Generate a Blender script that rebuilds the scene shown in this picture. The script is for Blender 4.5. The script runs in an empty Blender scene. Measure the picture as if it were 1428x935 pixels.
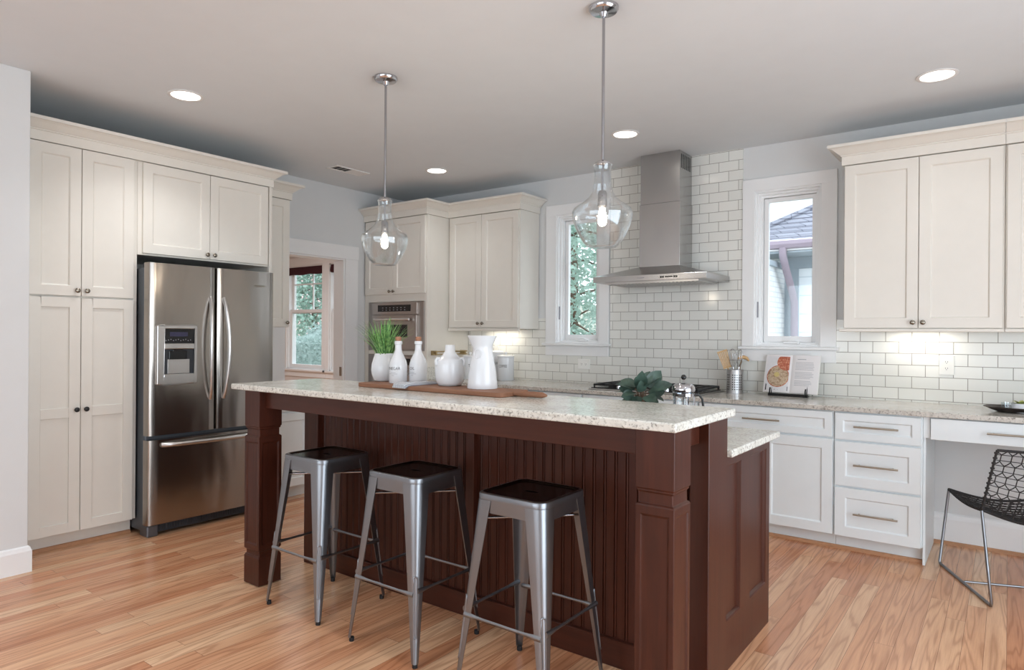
import bpy, bmesh, math, random
from mathutils import Vector, Matrix
random.seed(7)
C = bpy.context.scene.collection
SC = bpy.context.scene
PI = math.pi

# ------------------------------------------------------------------ camera, sky, exposure, large lights
YAW, PITCH, ROLL, FPX, EYE = 0.6421, -0.00063, 0.00712, 926.8, 1.346
cy, sy = math.cos(YAW), math.sin(YAW)
_r, _f, _u = Vector((cy, sy, 0)), Vector((-sy, cy, 0)), Vector((0, 0, 1))
_f2 = _f*math.cos(PITCH) + _u*math.sin(PITCH)
_u2 = _u*math.cos(PITCH) - _f*math.sin(PITCH)
_rx = _r*math.cos(ROLL) + _u2*math.sin(ROLL)
_ux = -_r*math.sin(ROLL) + _u2*math.cos(ROLL)
cd = bpy.data.cameras.new('camera'); cam = bpy.data.objects.new('camera', cd); C.objects.link(cam)
cd.sensor_fit = 'HORIZONTAL'; cd.sensor_width = 36.0; cd.lens = FPX/1428*36.0
cd.clip_start = 0.05; cd.clip_end = 200
m = Matrix.Identity(4)
for i in range(3):
    m[i][0], m[i][1], m[i][2] = _rx[i], _ux[i], -_f2[i]
m[2][3] = EYE
cam.matrix_world = m
SC.camera = cam
SC.view_settings.view_transform = 'Standard'; SC.view_settings.look = 'None'
SC.view_settings.gamma = 1.0; SC.view_settings.use_curve_mapping = False
SC.view_settings.exposure = -0.06
SC.cycles.max_bounces = 10; SC.cycles.transparent_max_bounces = 24
SC.cycles.sample_clamp_indirect = 4.0
SC.cycles.caustics_reflective = False; SC.cycles.caustics_refractive = False
SC.cycles.use_denoising = True

W = bpy.data.worlds.new('sky'); SC.world = W; W.use_nodes = True
bg = W.node_tree.nodes['Background']
bg.inputs[0].default_value = (0.86, 0.93, 1.0, 1); bg.inputs[1].default_value = 3.6

def area(name, loc, aim, sx, sy_, power, col=(1, 1, 1)):
    l = bpy.data.lights.new(name, 'AREA'); l.shape = 'RECTANGLE'; l.size = sx; l.size_y = sy_
    l.energy = power; l.color = col
    o = bpy.data.objects.new(name, l); C.objects.link(o); o.location = loc
    o.rotation_euler = (Vector(aim)-Vector(loc)).to_track_quat('-Z', 'Y').to_euler()
    return o
# lights added in unseen openings: patio doors right for daylight, windows behind for fill
area('daylight_right', (2.02, 1.55, 1.2), (-3, 1.55, 0.9), 3.3, 2.2, 66, (0.74, 0.88, 1.0))
area('rear_fill', (-1.2, -3.22, 1.5), (-1.2, 3, 1.5), 4.6, 1.7, 30, (0.78, 0.90, 1.0))
area('breakfast_room_fill', (-7.6, 4.2, 2.7), (-7.6, 4.2, 0), 2.0, 2.0, 60, (0.93, 0.97, 1.0))  # fill added to brighten the room beyond; no lamp is seen there

# ------------------------------------------------------------------ materials
def S(c):
    return tuple(((v/255)/12.92 if v/255 <= .04045 else ((v/255+.055)/1.055)**2.4) for v in c) + (1,)

class Mat:
    def __init__(s, name):
        s.m = bpy.data.materials.new(name); s.m.use_nodes = True
        s.nt = s.m.node_tree; s.b = s.nt.nodes['Principled BSDF']; s.out = s.nt.nodes['Material Output']
    def n(s, t, **k):
        x = s.nt.nodes.new(t)
        for a, v in k.items(): setattr(x, a, v)
        return x
    def l(s, a, b): s.nt.links.new(a, b)
    def coord(s, scale=(1, 1, 1), rot=(0, 0, 0), loc=(0, 0, 0)):
        t = s.n('ShaderNodeTexCoord'); mp = s.n('ShaderNodeMapping')
        mp.inputs['Scale'].default_value = scale; mp.inputs['Rotation'].default_value = rot; mp.inputs['Location'].default_value = loc
        s.l(t.outputs['Object'], mp.inputs['Vector']); return mp.outputs[0]
    def noise(s, vec, scale, detail=4, rough=.55, dist=0):
        x = s.n('ShaderNodeTexNoise'); x.inputs['Scale'].default_value = scale; x.inputs['Detail'].default_value = detail
        x.inputs['Roughness'].default_value = rough; x.inputs['Distortion'].default_value = dist
        s.l(vec, x.inputs['Vector']); return x.outputs['Fac']
    def ramp(s, fac, stops):
        r = s.n('ShaderNodeValToRGB'); e = r.color_ramp.elements
        while len(e) < len(stops): e.new(0.5)
        for i, (p, c) in enumerate(stops): e[i].position = p; e[i].color = c
        s.l(fac, r.inputs[0]); return r.outputs[0]
    def mix(s, fac, a, b, mode='MIX'):
        x = s.n('ShaderNodeMix', data_type='RGBA', blend_type=mode)
        for sock, v in ((x.inputs[0], fac), (x.inputs[6], a), (x.inputs[7], b)):
            if hasattr(v, 'links') or hasattr(v, 'is_output'): s.l(v, sock)
            else: sock.default_value = v
        return x.outputs[2]
    def bump(s, h, strength=.2, dist=.002):
        x = s.n('ShaderNodeBump'); x.inputs['Strength'].default_value = strength; x.inputs['Distance'].default_value = dist
        s.l(h, x.inputs['Height']); s.l(x.outputs[0], s.b.inputs['Normal'])
    def set(s, col=None, rough=.5, metal=0, spec=None, coat=None):
        if col is not None:
            if hasattr(col, 'links'): s.l(col, s.b.inputs['Base Color'])
            else: s.b.inputs['Base Color'].default_value = col
        if hasattr(rough, 'links'): s.l(rough, s.b.inputs['Roughness'])
        else: s.b.inputs['Roughness'].default_value = rough
        s.b.inputs['Metallic'].default_value = metal
        if spec is not None: s.b.inputs['Specular IOR Level'].default_value = spec
        if coat is not None: s.b.inputs['Coat Weight'].default_value = coat; s.b.inputs['Coat Roughness'].default_value = .12
        return s.m

M = {}
def paint(name, rgb, rough=.45, var=.03, scale=6, spec=None):
    k = Mat(name); c = S(rgb)
    f = k.noise(k.coord(), scale, 3)
    d = tuple(v*(1-var) for v in c[:3]) + (1,)
    e = tuple(min(1, v*(1+var)) for v in c[:3]) + (1,)
    M[name] = k.set(k.ramp(f, [(.3, d), (.7, e)]), rough, spec=spec)
    return k
paint('wall_paint', (218, 219, 219), .85, .01)
paint('ceiling_paint', (224, 228, 231), .9, .01)
paint('trim_white', (238, 238, 238), .35, .01)
paint('cream_wall', (228, 222, 218), .7, .02)
paint('cabinet_white', (228, 223, 214), .38, .012, 10)
paint('cabinet_daylit_white', (230, 236, 238), .38, .012, 10)  # cooler copy of the cabinet white, bluish daylight put into the colour
paint('ceramic', (226, 228, 231), .12, .01, 4)
paint('plate_white', (240, 239, 234), .3, .01)
paint('black_iron', (22, 22, 24), .42, .2, 30)
paint('black_plastic', (16, 17, 19), .25, .1, 30)
paint('grille_dark', (48, 52, 58), .5, .1, 30)
paint('ink', (40, 42, 46), .6, .05)
paint('ink_pale', (150, 150, 156), .6, .05)
paint('cork', (166, 120, 94), .8, .15, 60)
paint('cord', (38, 36, 36), .75, .25, 80)
paint('page', (232, 228, 228), .55, .02, 5)
paint('page_photo', (226, 224, 226), .4, .05, 20)
paint('shade_brown', (62, 22, 30), .9, .1, 40)
paint('lawn', (150, 150, 136), .95, .25, 3)
paint('asphalt_shingle', (150, 150, 158), .9, .15, 8)
paint('gutter', (150, 136, 148), .5, .05)
paint('soffit', (158, 168, 176), .7, .03)
paint('rubber', (26, 26, 28), .7, .1)
paint('bark', (96, 78, 64), .95, .3, 20)
paint('wood_light', (206, 168, 120), .6, .12, 40)
paint('oak_trim', (186, 136, 100), .4, .1, 30)
paint('butter_print', (204, 184, 122), .4, .1, 60)
paint('wood_spoon_dark', (120, 96, 62), .6, .12, 40)
paint('brass', (170, 150, 110), .3, .05); M['brass'].node_tree.nodes['Principled BSDF'].inputs['Metallic'].default_value = .85
paint('succulent', (176, 184, 110), .6, .15, 40)
paint('tray_dark', (46, 36, 32), .4, .15, 12)
paint('can_trim', (236, 234, 232), .4, .01)
paint('vent_dark', (48, 46, 44), .6, .05)
paint('pale_brick_far', (206, 168, 164), .9, .1, 6)
paint('screen_blue', (52, 52, 78), .2, .1, 20)

def metal(name, rgb, rough, axis='z', strength=.05, var=.06):
    k = Mat(name); c = S(rgb)
    sc = {'z': (220, 220, 3), 'x': (3, 220, 220), 'y': (220, 3, 220), 'h': (3, 3, 320)}[axis]
    f = k.noise(k.coord(sc), 1.0, 2)
    big = k.noise(k.coord((2.5, 2.5, 1.1)), 1.6, 2)
    col = k.mix(big, tuple(v*(1-var*2) for v in c[:3])+(1,), tuple(min(1, v*(1+var)) for v in c[:3])+(1,))
    if name == 'stainless':      # sheet steel that is not quite flat
        wob = k.noise(k.coord((1, 7, 1.6)), 1.0, 1)
        b1 = k.n('ShaderNodeBump'); b1.inputs['Strength'].default_value = strength; b1.inputs['Distance'].default_value = .0006; k.l(f, b1.inputs['Height'])
        b2 = k.n('ShaderNodeBump'); b2.inputs['Strength'].default_value = .5; b2.inputs['Distance'].default_value = .012
        k.l(wob, b2.inputs['Height']); k.l(b1.outputs[0], b2.inputs['Normal']); k.l(b2.outputs[0], k.b.inputs['Normal'])
    else: k.bump(f, strength, .0006)
    M[name] = k.set(col, rough, 1.0)
metal('stainless', (164, 157, 150), .22, 'h', .06, .1)
metal('stainless_hood', (188, 187, 186), .25, 'h', .06, .1)
metal('oven_steel', (178, 172, 168), .3, 'h', .05)
metal('handle_steel', (206, 204, 202), .28, 'z', .03)
metal('pull_nickel', (176, 168, 154), .32, 'x', .03)
metal('knob_nickel', (150, 143, 132), .26, 'z', .02)
metal('gunmetal', (146, 149, 154), .33, 'z', .06, .14)
metal('seat_dark_reflection', (66, 64, 66), .24, 'x', .03, .1)  # darker copy of the gunmetal; a dark reflection put into the seat-top colour
metal('chrome', (200, 200, 204), .12, 'z', .0)
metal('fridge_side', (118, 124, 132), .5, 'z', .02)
metal('rod_steel', (170, 170, 174), .25, 'z', .02)
metal('chair_steel', (138, 140, 144), .3, 'z', .02)

# oak strip floor: strips run along Y
k = Mat('oak_floor')
tc = k.n('ShaderNodeTexCoord'); sep = k.n('ShaderNodeSeparateXYZ'); k.l(tc.outputs['Object'], sep.inputs[0])
swap = k.n('ShaderNodeCombineXYZ'); k.l(sep.outputs['Y'], swap.inputs['X']); k.l(sep.outputs['X'], swap.inputs['Y'])
br = k.n('ShaderNodeTexBrick'); k.l(swap.outputs[0], br.inputs['Vector'])
br.offset = .37; br.offset_frequency = 3; br.squash = 1.4; br.squash_frequency = 2
for nm, v in (('Color1', (0, 0, 0, 1)), ('Color2', (1, 1, 1, 1)), ('Mortar', (.5, .5, .5, 1)), ('Scale', 1.0), ('Mortar Size', .0007), ('Mortar Smooth', .1), ('Bias', 0.0), ('Brick Width', 1.45), ('Row Height', .0785)):
    br.inputs[nm].default_value = v
rnd = k.n('ShaderNodeSeparateColor'); k.l(br.outputs['Color'], rnd.inputs[0])
mul = k.n('ShaderNodeMath', operation='MULTIPLY'); k.l(rnd.outputs[0], mul.inputs[0]); mul.inputs[1].default_value = 37.0
comb = k.n('ShaderNodeCombineXYZ'); k.l(sep.outputs['X'], comb.inputs['X']); k.l(sep.outputs['Y'], comb.inputs['Y']); k.l(mul.outputs[0], comb.inputs['Z'])
mp1 = k.n('ShaderNodeMapping'); mp1.inputs['Scale'].default_value = (11, .75, 1); k.l(comb.outputs[0], mp1.inputs[0])
cont = k.noise(mp1.outputs[0], 1.0, 2, .45, .3)
cm = k.n('ShaderNodeMath', operation='MULTIPLY'); k.l(cont, cm.inputs[0]); cm.inputs[1].default_value = 62.0
wv = k.n('ShaderNodeMath', operation='SINE'); k.l(cm.outputs[0], wv.inputs[0])
mp2 = k.n('ShaderNodeMapping'); mp2.inputs['Scale'].default_value = (260, 7, 1); k.l(comb.outputs[0], mp2.inputs[0])
pore = k.noise(mp2.outputs[0], 1.0, 3, .6)
mp3 = k.n('ShaderNodeMapping'); mp3.inputs['Scale'].default_value = (9, .9, 1); k.l(comb.outputs[0], mp3.inputs[0])
soft = k.noise(mp3.outputs[0], 1.0, 3, .6)
base = k.ramp(rnd.outputs[0], [(0, S((202, 140, 102))), (.25, S((216, 162, 124))), (.65, S((224, 174, 136))), (1, S((231, 192, 156)))])
wm = k.n('ShaderNodeMapRange'); wm.inputs['From Min'].default_value = -1; k.l(wv.outputs[0], wm.inputs[0])
g1 = k.ramp(wm.outputs[0], [(0, (.74, .67, .62, 1)), (.3, (.95, .93, .92, 1)), (1, (1.05, 1.05, 1.04, 1))])
c1 = k.mix(.85, base, g1, 'MULTIPLY')
g2 = k.ramp(pore, [(.3, (.80, .74, .70, 1)), (.6, (1.03, 1.02, 1.01, 1))])
c2 = k.mix(.55, c1, g2, 'MULTIPLY')
g3 = k.ramp(soft, [(.3, (.84, .78, .74, 1)), (.7, (1.08, 1.08, 1.08, 1))])
c3 = k.mix(.7, c2, g3, 'MULTIPLY')
c4 = k.mix(br.outputs['Fac'], c3, S((110, 66, 40)))
k.bump(pore, .06, .001)
M['oak_floor'] = k.set(c4, .27, spec=.5)

# dark cherry wood, grain upright (z) or along x
def cherry(name, sc, a=(70, 36, 26), b=(104, 58, 42), rough=.33):
    k = Mat(name)
    f = k.noise(k.coord(sc), 1.0, 5, .6, .4); f2 = k.noise(k.coord(tuple(v*.25 for v in sc)), 1.0, 2)
    c = k.mix(f2, k.ramp(f, [(.3, S(a)), (.75, S(b))]), S(tuple(int(v*.86) for v in b)))
    M[name] = k.set(c, rough, spec=.32)
cherry('cherry', (40, 40, 3), (48, 21, 14), (82, 41, 28))
cherry('cherry_rail', (3, 40, 40), (48, 21, 14), (82, 41, 28))
cherry('board_wood', (5, 60, 60), (112, 74, 56), (160, 114, 88), .6)

# granite
def granite(name, lo, hi, dark):
    k = Mat(name); v = k.coord()
    big = k.noise(v, 5, 6, .65, .6)
    fine = k.noise(v, 95, 4, .7)
    c = k.ramp(big, [(.32, S(lo)), (.66, S(hi))])
    f = k.ramp(fine, [(.36, S(dark)), (.47, (1, 1, 1, 1))])
    mid = k.noise(v, 38, 3, .6)
    f2 = k.ramp(mid, [(.3, (.55, .52, .5, 1)), (.5, (1, 1, 1, 1))])
    c = k.mix(.7, c, f, 'MULTIPLY'); c = k.mix(.45, c, f2, 'MULTIPLY')
    M[name] = k.set(c, .16, spec=.5)
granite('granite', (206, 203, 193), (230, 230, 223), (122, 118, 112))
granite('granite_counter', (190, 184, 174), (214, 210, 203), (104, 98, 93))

# subway tile
k = Mat('subway_tile')
tc = k.n('ShaderNodeTexCoord'); sep = k.n('ShaderNodeSeparateXYZ'); k.l(tc.outputs['Object'], sep.inputs[0])
cb = k.n('ShaderNodeCombineXYZ'); k.l(sep.outputs['X'], cb.inputs['X']); k.l(sep.outputs['Z'], cb.inputs['Y'])
mp = k.n('ShaderNodeMapping'); mp.inputs['Location'].default_value = (1.843+.1555*20, -2.716+.0778*60, 0); k.l(cb.outputs[0], mp.inputs[0])
br = k.n('ShaderNodeTexBrick'); k.l(mp.outputs[0], br.inputs['Vector'])
for nm, v in (('Color1', S((235, 234, 228))), ('Color2', S((227, 227, 221))), ('Mortar', S((150, 145, 136))), ('Scale', 1.0), ('Mortar Size', .0021), ('Mortar Smooth', .2), ('Brick Width', .1555), ('Row Height', .0778)):
    br.inputs[nm].default_value = v
inv = k.n('ShaderNodeMath', operation='SUBTRACT'); inv.inputs[0].default_value = 1; k.l(br.outputs['Fac'], inv.inputs[1])
k.bump(inv.outputs[0], .5, .0015)
rr = k.ramp(br.outputs['Fac'], [(0, (.12,)*3+(1,)), (1, (.8,)*3+(1,))])
M['subway_tile'] = k.set(br.outputs['Color'], rr, spec=.5)

# white painted brick and lap siding next door
def lap(name, col1, col2, mortar, bw, rh, ms):
    k = Mat(name)
    tc = k.n('ShaderNodeTexCoord'); sep = k.n('ShaderNodeSeparateXYZ'); k.l(tc.outputs['Object'], sep.inputs[0])
    ad = k.n('ShaderNodeMath', operation='ADD'); k.l(sep.outputs['X'], ad.inputs[0]); k.l(sep.outputs['Y'], ad.inputs[1])
    cb = k.n('ShaderNodeCombineXYZ'); k.l(ad.outputs[0], cb.inputs['X']); k.l(sep.outputs['Z'], cb.inputs['Y'])
    br = k.n('ShaderNodeTexBrick'); k.l(cb.outputs[0], br.inputs['Vector'])
    for nm, v in (('Color1', S(col1)), ('Color2', S(col2)), ('Mortar', S(mortar)), ('Scale', 1.0), ('Mortar Size', ms), ('Mortar Smooth', .3), ('Brick Width', bw), ('Row Height', rh)):
        br.inputs[nm].default_value = v
    M[name] = k.set(br.outputs['Color'], .8)
lap('white_brick', (244, 244, 242), (236, 238, 238), (216, 220, 224), .21, .075, .008)
lap('white_siding', (240, 244, 246), (238, 242, 246), (206, 216, 222), 6.0, .28, .008)
lap('shingle_roof', (138, 140, 150), (116, 118, 130), (84, 86, 98), .3, .09, .01)
lap('red_brick', (210, 170, 165), (196, 150, 146), (216, 200, 196), .22, .08, .01)

def leafmat(name, a, b, scale=9, rough=.6, trans=0.2):
    k = Mat(name)
    f = k.noise(k.coord(), scale, 3, .7)
    k.set(k.ramp(f, [(.3, S(a)), (.7, S(b))]), rough)
    tr = k.n('ShaderNodeBsdfTranslucent'); tr.inputs[0].default_value = S(b)
    mx = k.n('ShaderNodeMixShader'); mx.inputs[0].default_value = trans
    k.l(k.b.outputs[0], mx.inputs[1]); k.l(tr.outputs[0], mx.inputs[2]); k.l(mx.outputs[0], k.out.inputs[0])
    M[name] = k.m
leafmat('tree_leaf', (102, 132, 118), (184, 206, 194), 4, .6, .35)
leafmat('hedge_leaf', (108, 130, 124), (168, 186, 180), 6, .6, .3)
leafmat('eucalyptus', (36, 54, 47), (78, 102, 90), 14, .42, .12)
# grass blades: dark at the root, fresh green tips (the plant's own colours)
k = Mat('grass_blade'); f = k.noise(k.coord(), 60, 2)
k.set(k.ramp(f, [(.35, S((74, 128, 70))), (.65, S((150, 196, 118)))]), .5); M['grass_blade'] = k.m

def thinglass(name, tint, face, edge, rough=.02, power=3):
    k = Mat(name)
    lw = k.n('ShaderNodeLayerWeight'); lw.inputs[0].default_value = .35
    mr = k.n('ShaderNodeMapRange'); mr.inputs['To Min'].default_value = face; mr.inputs['To Max'].default_value = edge
    pw = k.n('ShaderNodeMath', operation='POWER'); k.l(lw.outputs['Facing'], pw.inputs[0]); pw.inputs[1].default_value = power
    k.l(pw.outputs[0], mr.inputs[0])
    t = k.n('ShaderNodeBsdfTransparent'); t.inputs[0].default_value = tint
    g = k.n('ShaderNodeBsdfGlossy'); g.inputs['Roughness'].default_value = rough; g.inputs[0].default_value = (.95, .97, .98, 1)
    mx = k.n('ShaderNodeMixShader'); k.l(mr.outputs[0], mx.inputs[0]); k.l(t.outputs[0], mx.inputs[1]); k.l(g.outputs[0], mx.inputs[2])
    k.l(mx.outputs[0], k.out.inputs[0]); M[name] = k.m
thinglass('pane_glass', (.97, .99, 1, 1), .03, .3)
thinglass('lamp_glass', (.94, .95, .955, 1), .06, 1.0, .08, 1.9)
thinglass('cup_glass', (.95, .97, .98, 1), .1, .8)
k = Mat('dark_window'); M['dark_window'] = k.set((.012, .011, .011, 1), .07)

def emit(name, rgb, strength):
    k = Mat(name); k.b.inputs['Emission Color'].default_value = rgb; k.b.inputs['Emission Strength'].default_value = strength
    M[name] = k.set((.9, .9, .9, 1), .4)
emit('can_lamp', (1.0, .95, .88, 1), 6.0)
emit('bulb', (1.0, .86, .68, 1), 22.0)
emit('strip_lamp', (1.0, .9, .75, 1), 8.0)

# food photo on the cookbook page
k = Mat('pizza_print'); v = k.coord()
f = k.noise(v, 60, 3, .7); 
M['pizza_print'] = k.set(k.ramp(f, [(.3, S((78, 58, 46))), (.42, S((170, 140, 112))), (.58, S((206, 184, 158))), (.72, S((120, 104, 62)))]), .4)
k = Mat('pizza_red_print'); f = k.noise(k.coord(), 70, 3, .7)
M['pizza_red_print'] = k.set(k.ramp(f, [(.3, S((150, 70, 50))), (.5, S((188, 104, 76))), (.7, S((222, 180, 150)))]), .4)
k = Mat('napkin_cloth'); tcv = k.coord(); wv = k.n('ShaderNodeTexWave'); wv.inputs['Scale'].default_value = 36; k.l(tcv, wv.inputs[0])
M['napkin_cloth'] = k.set(k.ramp(wv.outputs['Fac'], [(.2, S((140, 146, 158))), (.5, S((212, 214, 218)))]), .9)
k = Mat('holder_steel'); M['holder_steel'] = k.set((.60, .60, .61, 1), .42, 1.0)

# ------------------------------------------------------------------ mesh helpers
ORG = {}
class MB:
    """collects geometry in world coordinates; build() turns it into one mesh object"""
    def __init__(s): s.v = []; s.f = []; s.mi = []
    def add(s, vs, fs, mi=0):
        o = len(s.v); s.v += [tuple(p) for p in vs]
        for f in fs: s.f.append([i+o for i in f]); s.mi.append(mi)
        return s
    def box(s, x0, x1, y0, y1, z0, z1, mi=0):
        vs = [(x, y, z) for x in (x0, x1) for y in (y0, y1) for z in (z0, z1)]
        return s.add(vs, [(0, 1, 3, 2), (4, 6, 7, 5), (0, 4, 5, 1), (2, 3, 7, 6), (0, 2, 6, 4), (1, 5, 7, 3)], mi)
    def loops(s, Ls, closed=True, cap0=False, cap1=False, mi=0):
        n = len(Ls[0]); vs = [p for L in Ls for p in L]; fs = []
        for i in range(len(Ls)-1):
            for j in range(n if closed else n-1):
                a, b = i*n+j, i*n+(j+1) % n
                fs.append((a, b, b+n, a+n))
        if cap0: fs.append(tuple(range(n))[::-1])
        if cap1: fs.append(tuple((len(Ls)-1)*n+j for j in range(n)))
        return s.add(vs, fs, mi)
    def lathe(s, prof, c=(0, 0, 0), seg=32, axis='z', cap0=False, cap1=False, mi=0):
        Ls = []
        for r, h in prof:
            L = []
            for j in range(seg):
                a = 2*PI*j/seg; p, q = r*math.cos(a), r*math.sin(a)
                if axis == 'z': L.append((c[0]+p, c[1]+q, c[2]+h))
                elif axis == 'x': L.append((c[0]+h, c[1]+p, c[2]+q))
                else: L.append((c[0]+p, c[1]+h, c[2]+q))
            Ls.append(L)
        return s.loops(Ls, True, cap0, cap1, mi)
    def tube(s, pts, r, seg=10, mi=0, closed=False, sq=None):
        P = [Vector(p) for p in pts]; n = len(P); Ls = []; up = None
        rs = r if isinstance(r, (list, tuple)) else [r]*n
        for i in range(n):
            if closed: t = (P[(i+1) % n]-P[i-1]).normalized()
            else: t = (P[min(i+1, n-1)]-P[max(i-1, 0)]).normalized()
            if up is None:
                up = Vector((0, 0, 1)) if abs(t.z) < .9 else Vector((1, 0, 0))
            a = t.cross(up).normalized(); b = a.cross(t).normalized(); up = b
            kx, ky = sq if sq else (1, 1)
            Ls.append([P[i]+a*(rs[i]*kx*math.cos(2*PI*j/seg))+b*(rs[i]*ky*math.sin(2*PI*j/seg)) for j in range(seg)])
        if closed: Ls.append(Ls[0])
        return s.loops(Ls, True, not closed, not closed, mi)
    def prism(s, poly, fn, d0, d1, mi=0):
        """poly of 2-D points, fn(a,b,d)->xyz, extruded from d0 to d1"""
        n = len(poly)
        vs = [fn(a, b, d0) for a, b in poly]+[fn(a, b, d1) for a, b in poly]
        fs = [tuple(range(n))[::-1], tuple(range(n, 2*n))]+[(i, (i+1) % n, n+(i+1) % n, n+i) for i in range(n)]
        return s.add(vs, fs, mi)
    def build(s, name, mat, parent=None, bev=0, smooth=None, subs=0, seg=1):
        o0 = ORG.get(parent.name, Vector()) if parent else Vector(s.org if hasattr(s, 'org') else (0, 0, 0))
        me = bpy.data.meshes.new(name)
        me.from_pydata([Vector(p)-o0 for p in s.v], [], s.f)
        mats = mat if isinstance(mat, (list, tuple)) else [mat]
        for q in mats: me.materials.append(M[q])
        for p, i in zip(me.polygons, s.mi): p.material_index = i
        b = bmesh.new(); b.from_mesh(me)
        bmesh.ops.remove_doubles(b, verts=b.verts, dist=1e-6)
        bmesh.ops.recalc_face_normals(b, faces=b.faces); b.to_mesh(me); b.free()
        if smooth is not None:
            me.shade_smooth(); me.set_sharp_from_angle(angle=math.radians(smooth))
        ob = bpy.data.objects.new(name, me); C.objects.link(ob)
        if parent: ob.parent = parent
        else: ob.location = o0
        ORG[ob.name] = o0
        if bev:
            q = ob.modifiers.new('bevel', 'BEVEL'); q.width = bev; q.segments = seg; q.limit_method = 'ANGLE'; q.angle_limit = math.radians(40)
        if subs:
            q = ob.modifiers.new('subsurf', 'SUBSURF'); q.levels = subs; q.render_levels = subs
        return ob

def tag(o, label=None, cat=None, group=None, kind=None):
    if label: o['label'] = label
    if cat: o['category'] = cat
    if group: o['group'] = group
    if kind: o['kind'] = kind
    return o
def thing(name, label, cat, loc, group=None):
    o = bpy.data.objects.new(name, None); C.objects.link(o); o.empty_display_size = .1
    o.location = loc; ORG[o.name] = Vector(loc)
    return tag(o, label, cat, group)
def solo(mb, name, mat, label, cat, loc, group=None, **kw):
    mb.org = loc
    return tag(mb.build(name, mat, None, **kw), label, cat, group)
def struct(mb, name, mat, parent=None, **kw):
    o = mb.build(name, mat, parent, **kw)
    if not parent: o['kind'] = 'structure'
    return o
def copy_tree(o, parent=None):
    c = o.copy(); C.objects.link(c)
    if parent: c.parent = parent
    for ch in list(o.children): copy_tree(ch, c)
    return c

# orientation: u runs along the face, w points out of it
def face_xp(x): return lambda u, z, w: (x+w, u, z)          # a face that looks towards +X
def face_ym(y): return lambda u, z, w: (u, y-w, z)          # a face that looks towards -Y
def fbox(mb, F, u0, u1, z0, z1, w0, w1, mi=0):
    vs = [F(u, z, w) for u in (u0, u1) for z in (z0, z1) for w in (w0, w1)]
    return mb.add(vs, [(0, 1, 3, 2), (4, 6, 7, 5), (0, 4, 5, 1), (2, 3, 7, 6), (0, 2, 6, 4), (1, 5, 7, 3)], mi)
def fframe(mb, F, u0, u1, z0, z1, l, r, b, t, w0, w1):
    for p in ((u0, u0+l, z0, z1), (u1-r, u1, z0, z1), (u0+l, u1-r, z0, z0+b), (u0+l, u1-r, z1-t, z1)): fbox(mb, F, *p, w0, w1)
def frame_ring(mb, F, u0, u1, z0, z1, s, t, d, mi=0):
    """recessed panel inside a flat frame: rect u0..z1, stile s, thickness t, recess d"""
    def R(i, w): return [F(u0+i, z0+i, w), F(u1-i, z0+i, w), F(u1-i, z1-i, w), F(u0+i, z1-i, w)]
    mb.loops([R(0, 0), R(0, t), R(s, t), R(s+.006, t-d)], True, True, True, mi)
def knob(parent, F, u, z, w, mat='knob_nickel'):
    mb = MB(); prof = [(.0, 0), (.006, 0), (.0055, .012), (.009, .015), (.0145, .019), (.0155, .023), (.013, .027), (.006, .029), (.0, .0295)]
    Ls = []
    for r, h in prof:
        Ls.append([F(u+r*math.cos(2*PI*j/16), z+r*math.sin(2*PI*j/16), w+h) for j in range(16)])
    mb.loops(Ls); return mb.build('knob', mat, parent, smooth=50)
def pull(parent, F, uc, z, w, L=.24, name='handle', mat='pull_nickel'):
    mb = MB()
    mb.tube([F(uc-L/2, z, w+.032), F(uc+L/2, z, w+.032)], .0058, 10)
    for s in (-1, 1): mb.tube([F(uc+s*L*.38, z, w), F(uc+s*L*.38, z, w+.03)], .0045, 8)
    return mb.build(name, mat, parent, smooth=50)
def shaker(parent, F, u0, u1, z0, z1, mat, name='door', rail=.062, mid=None, t=.02, knob_at=None, pull_at=None, pull_len=.24):
    mb = MB()
    if mid:
        # two stacked panels with a shared middle rail
        fbox(mb, F, u0, u1, z0, z1, 0, t-.010)
        for a, b in ((u0, u0+rail), (u1-rail, u1)): fbox(mb, F, a, b, z0, z1, 0, t)
        for a, b in ((z0, z0+rail), (mid-rail/2, mid+rail/2), (z1-rail, z1)): fbox(mb, F, u0+rail, u1-rail, a, b, 0, t)
    else:
        frame_ring(mb, F, u0, u1, z0, z1, rail, t, .010)
    d = mb.build(name, mat, parent, bev=.0016)
    if knob_at: knob(d, F, knob_at[0], knob_at[1], t)
    if pull_at: pull(d, F, pull_at[0], pull_at[1], t, pull_len)
    return d
def slab_front(parent, F, u0, u1, z0, z1, mat, name='drawer', t=.02):
    mb = MB(); fbox(mb, F, u0, u1, z0, z1, 0, t); return mb.build(name, mat, parent, bev=.002)
CROWN = [(0, 0), (.010, 0), (.010, .058), (.017, .060), (.017, .066), (.024, .070), (.038, .082), (.056, .098), (.070, .106), (.085, .109), (.085, .128), (-.03, .128), (-.03, 0)]
def sweep(mb, path, prof, z0, mi=0):
    """mitred moulding: path of XY points, outward = right-hand side of the walk"""
    P = [Vector((p[0], p[1], 0)) for p in path]; n = len(P); Ls = []
    for i in range(n):
        def nrm(a, b):
            t = (b-a).normalized(); return Vector((t.y, -t.x, 0))
        ns = []
        if i > 0: ns.append(nrm(P[i-1], P[i]))
        if i < n-1: ns.append(nrm(P[i], P[i+1]))
        if len(ns) == 2:
            b = (ns[0]+ns[1]).normalized(); b = b/max(.2, b.dot(ns[0]))
        else: b = ns[0]
        Ls.append([P[i]+b*o+Vector((0, 0, z0+h)) for o, h in prof])
    mb.loops(Ls, True, True, True, mi)
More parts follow.
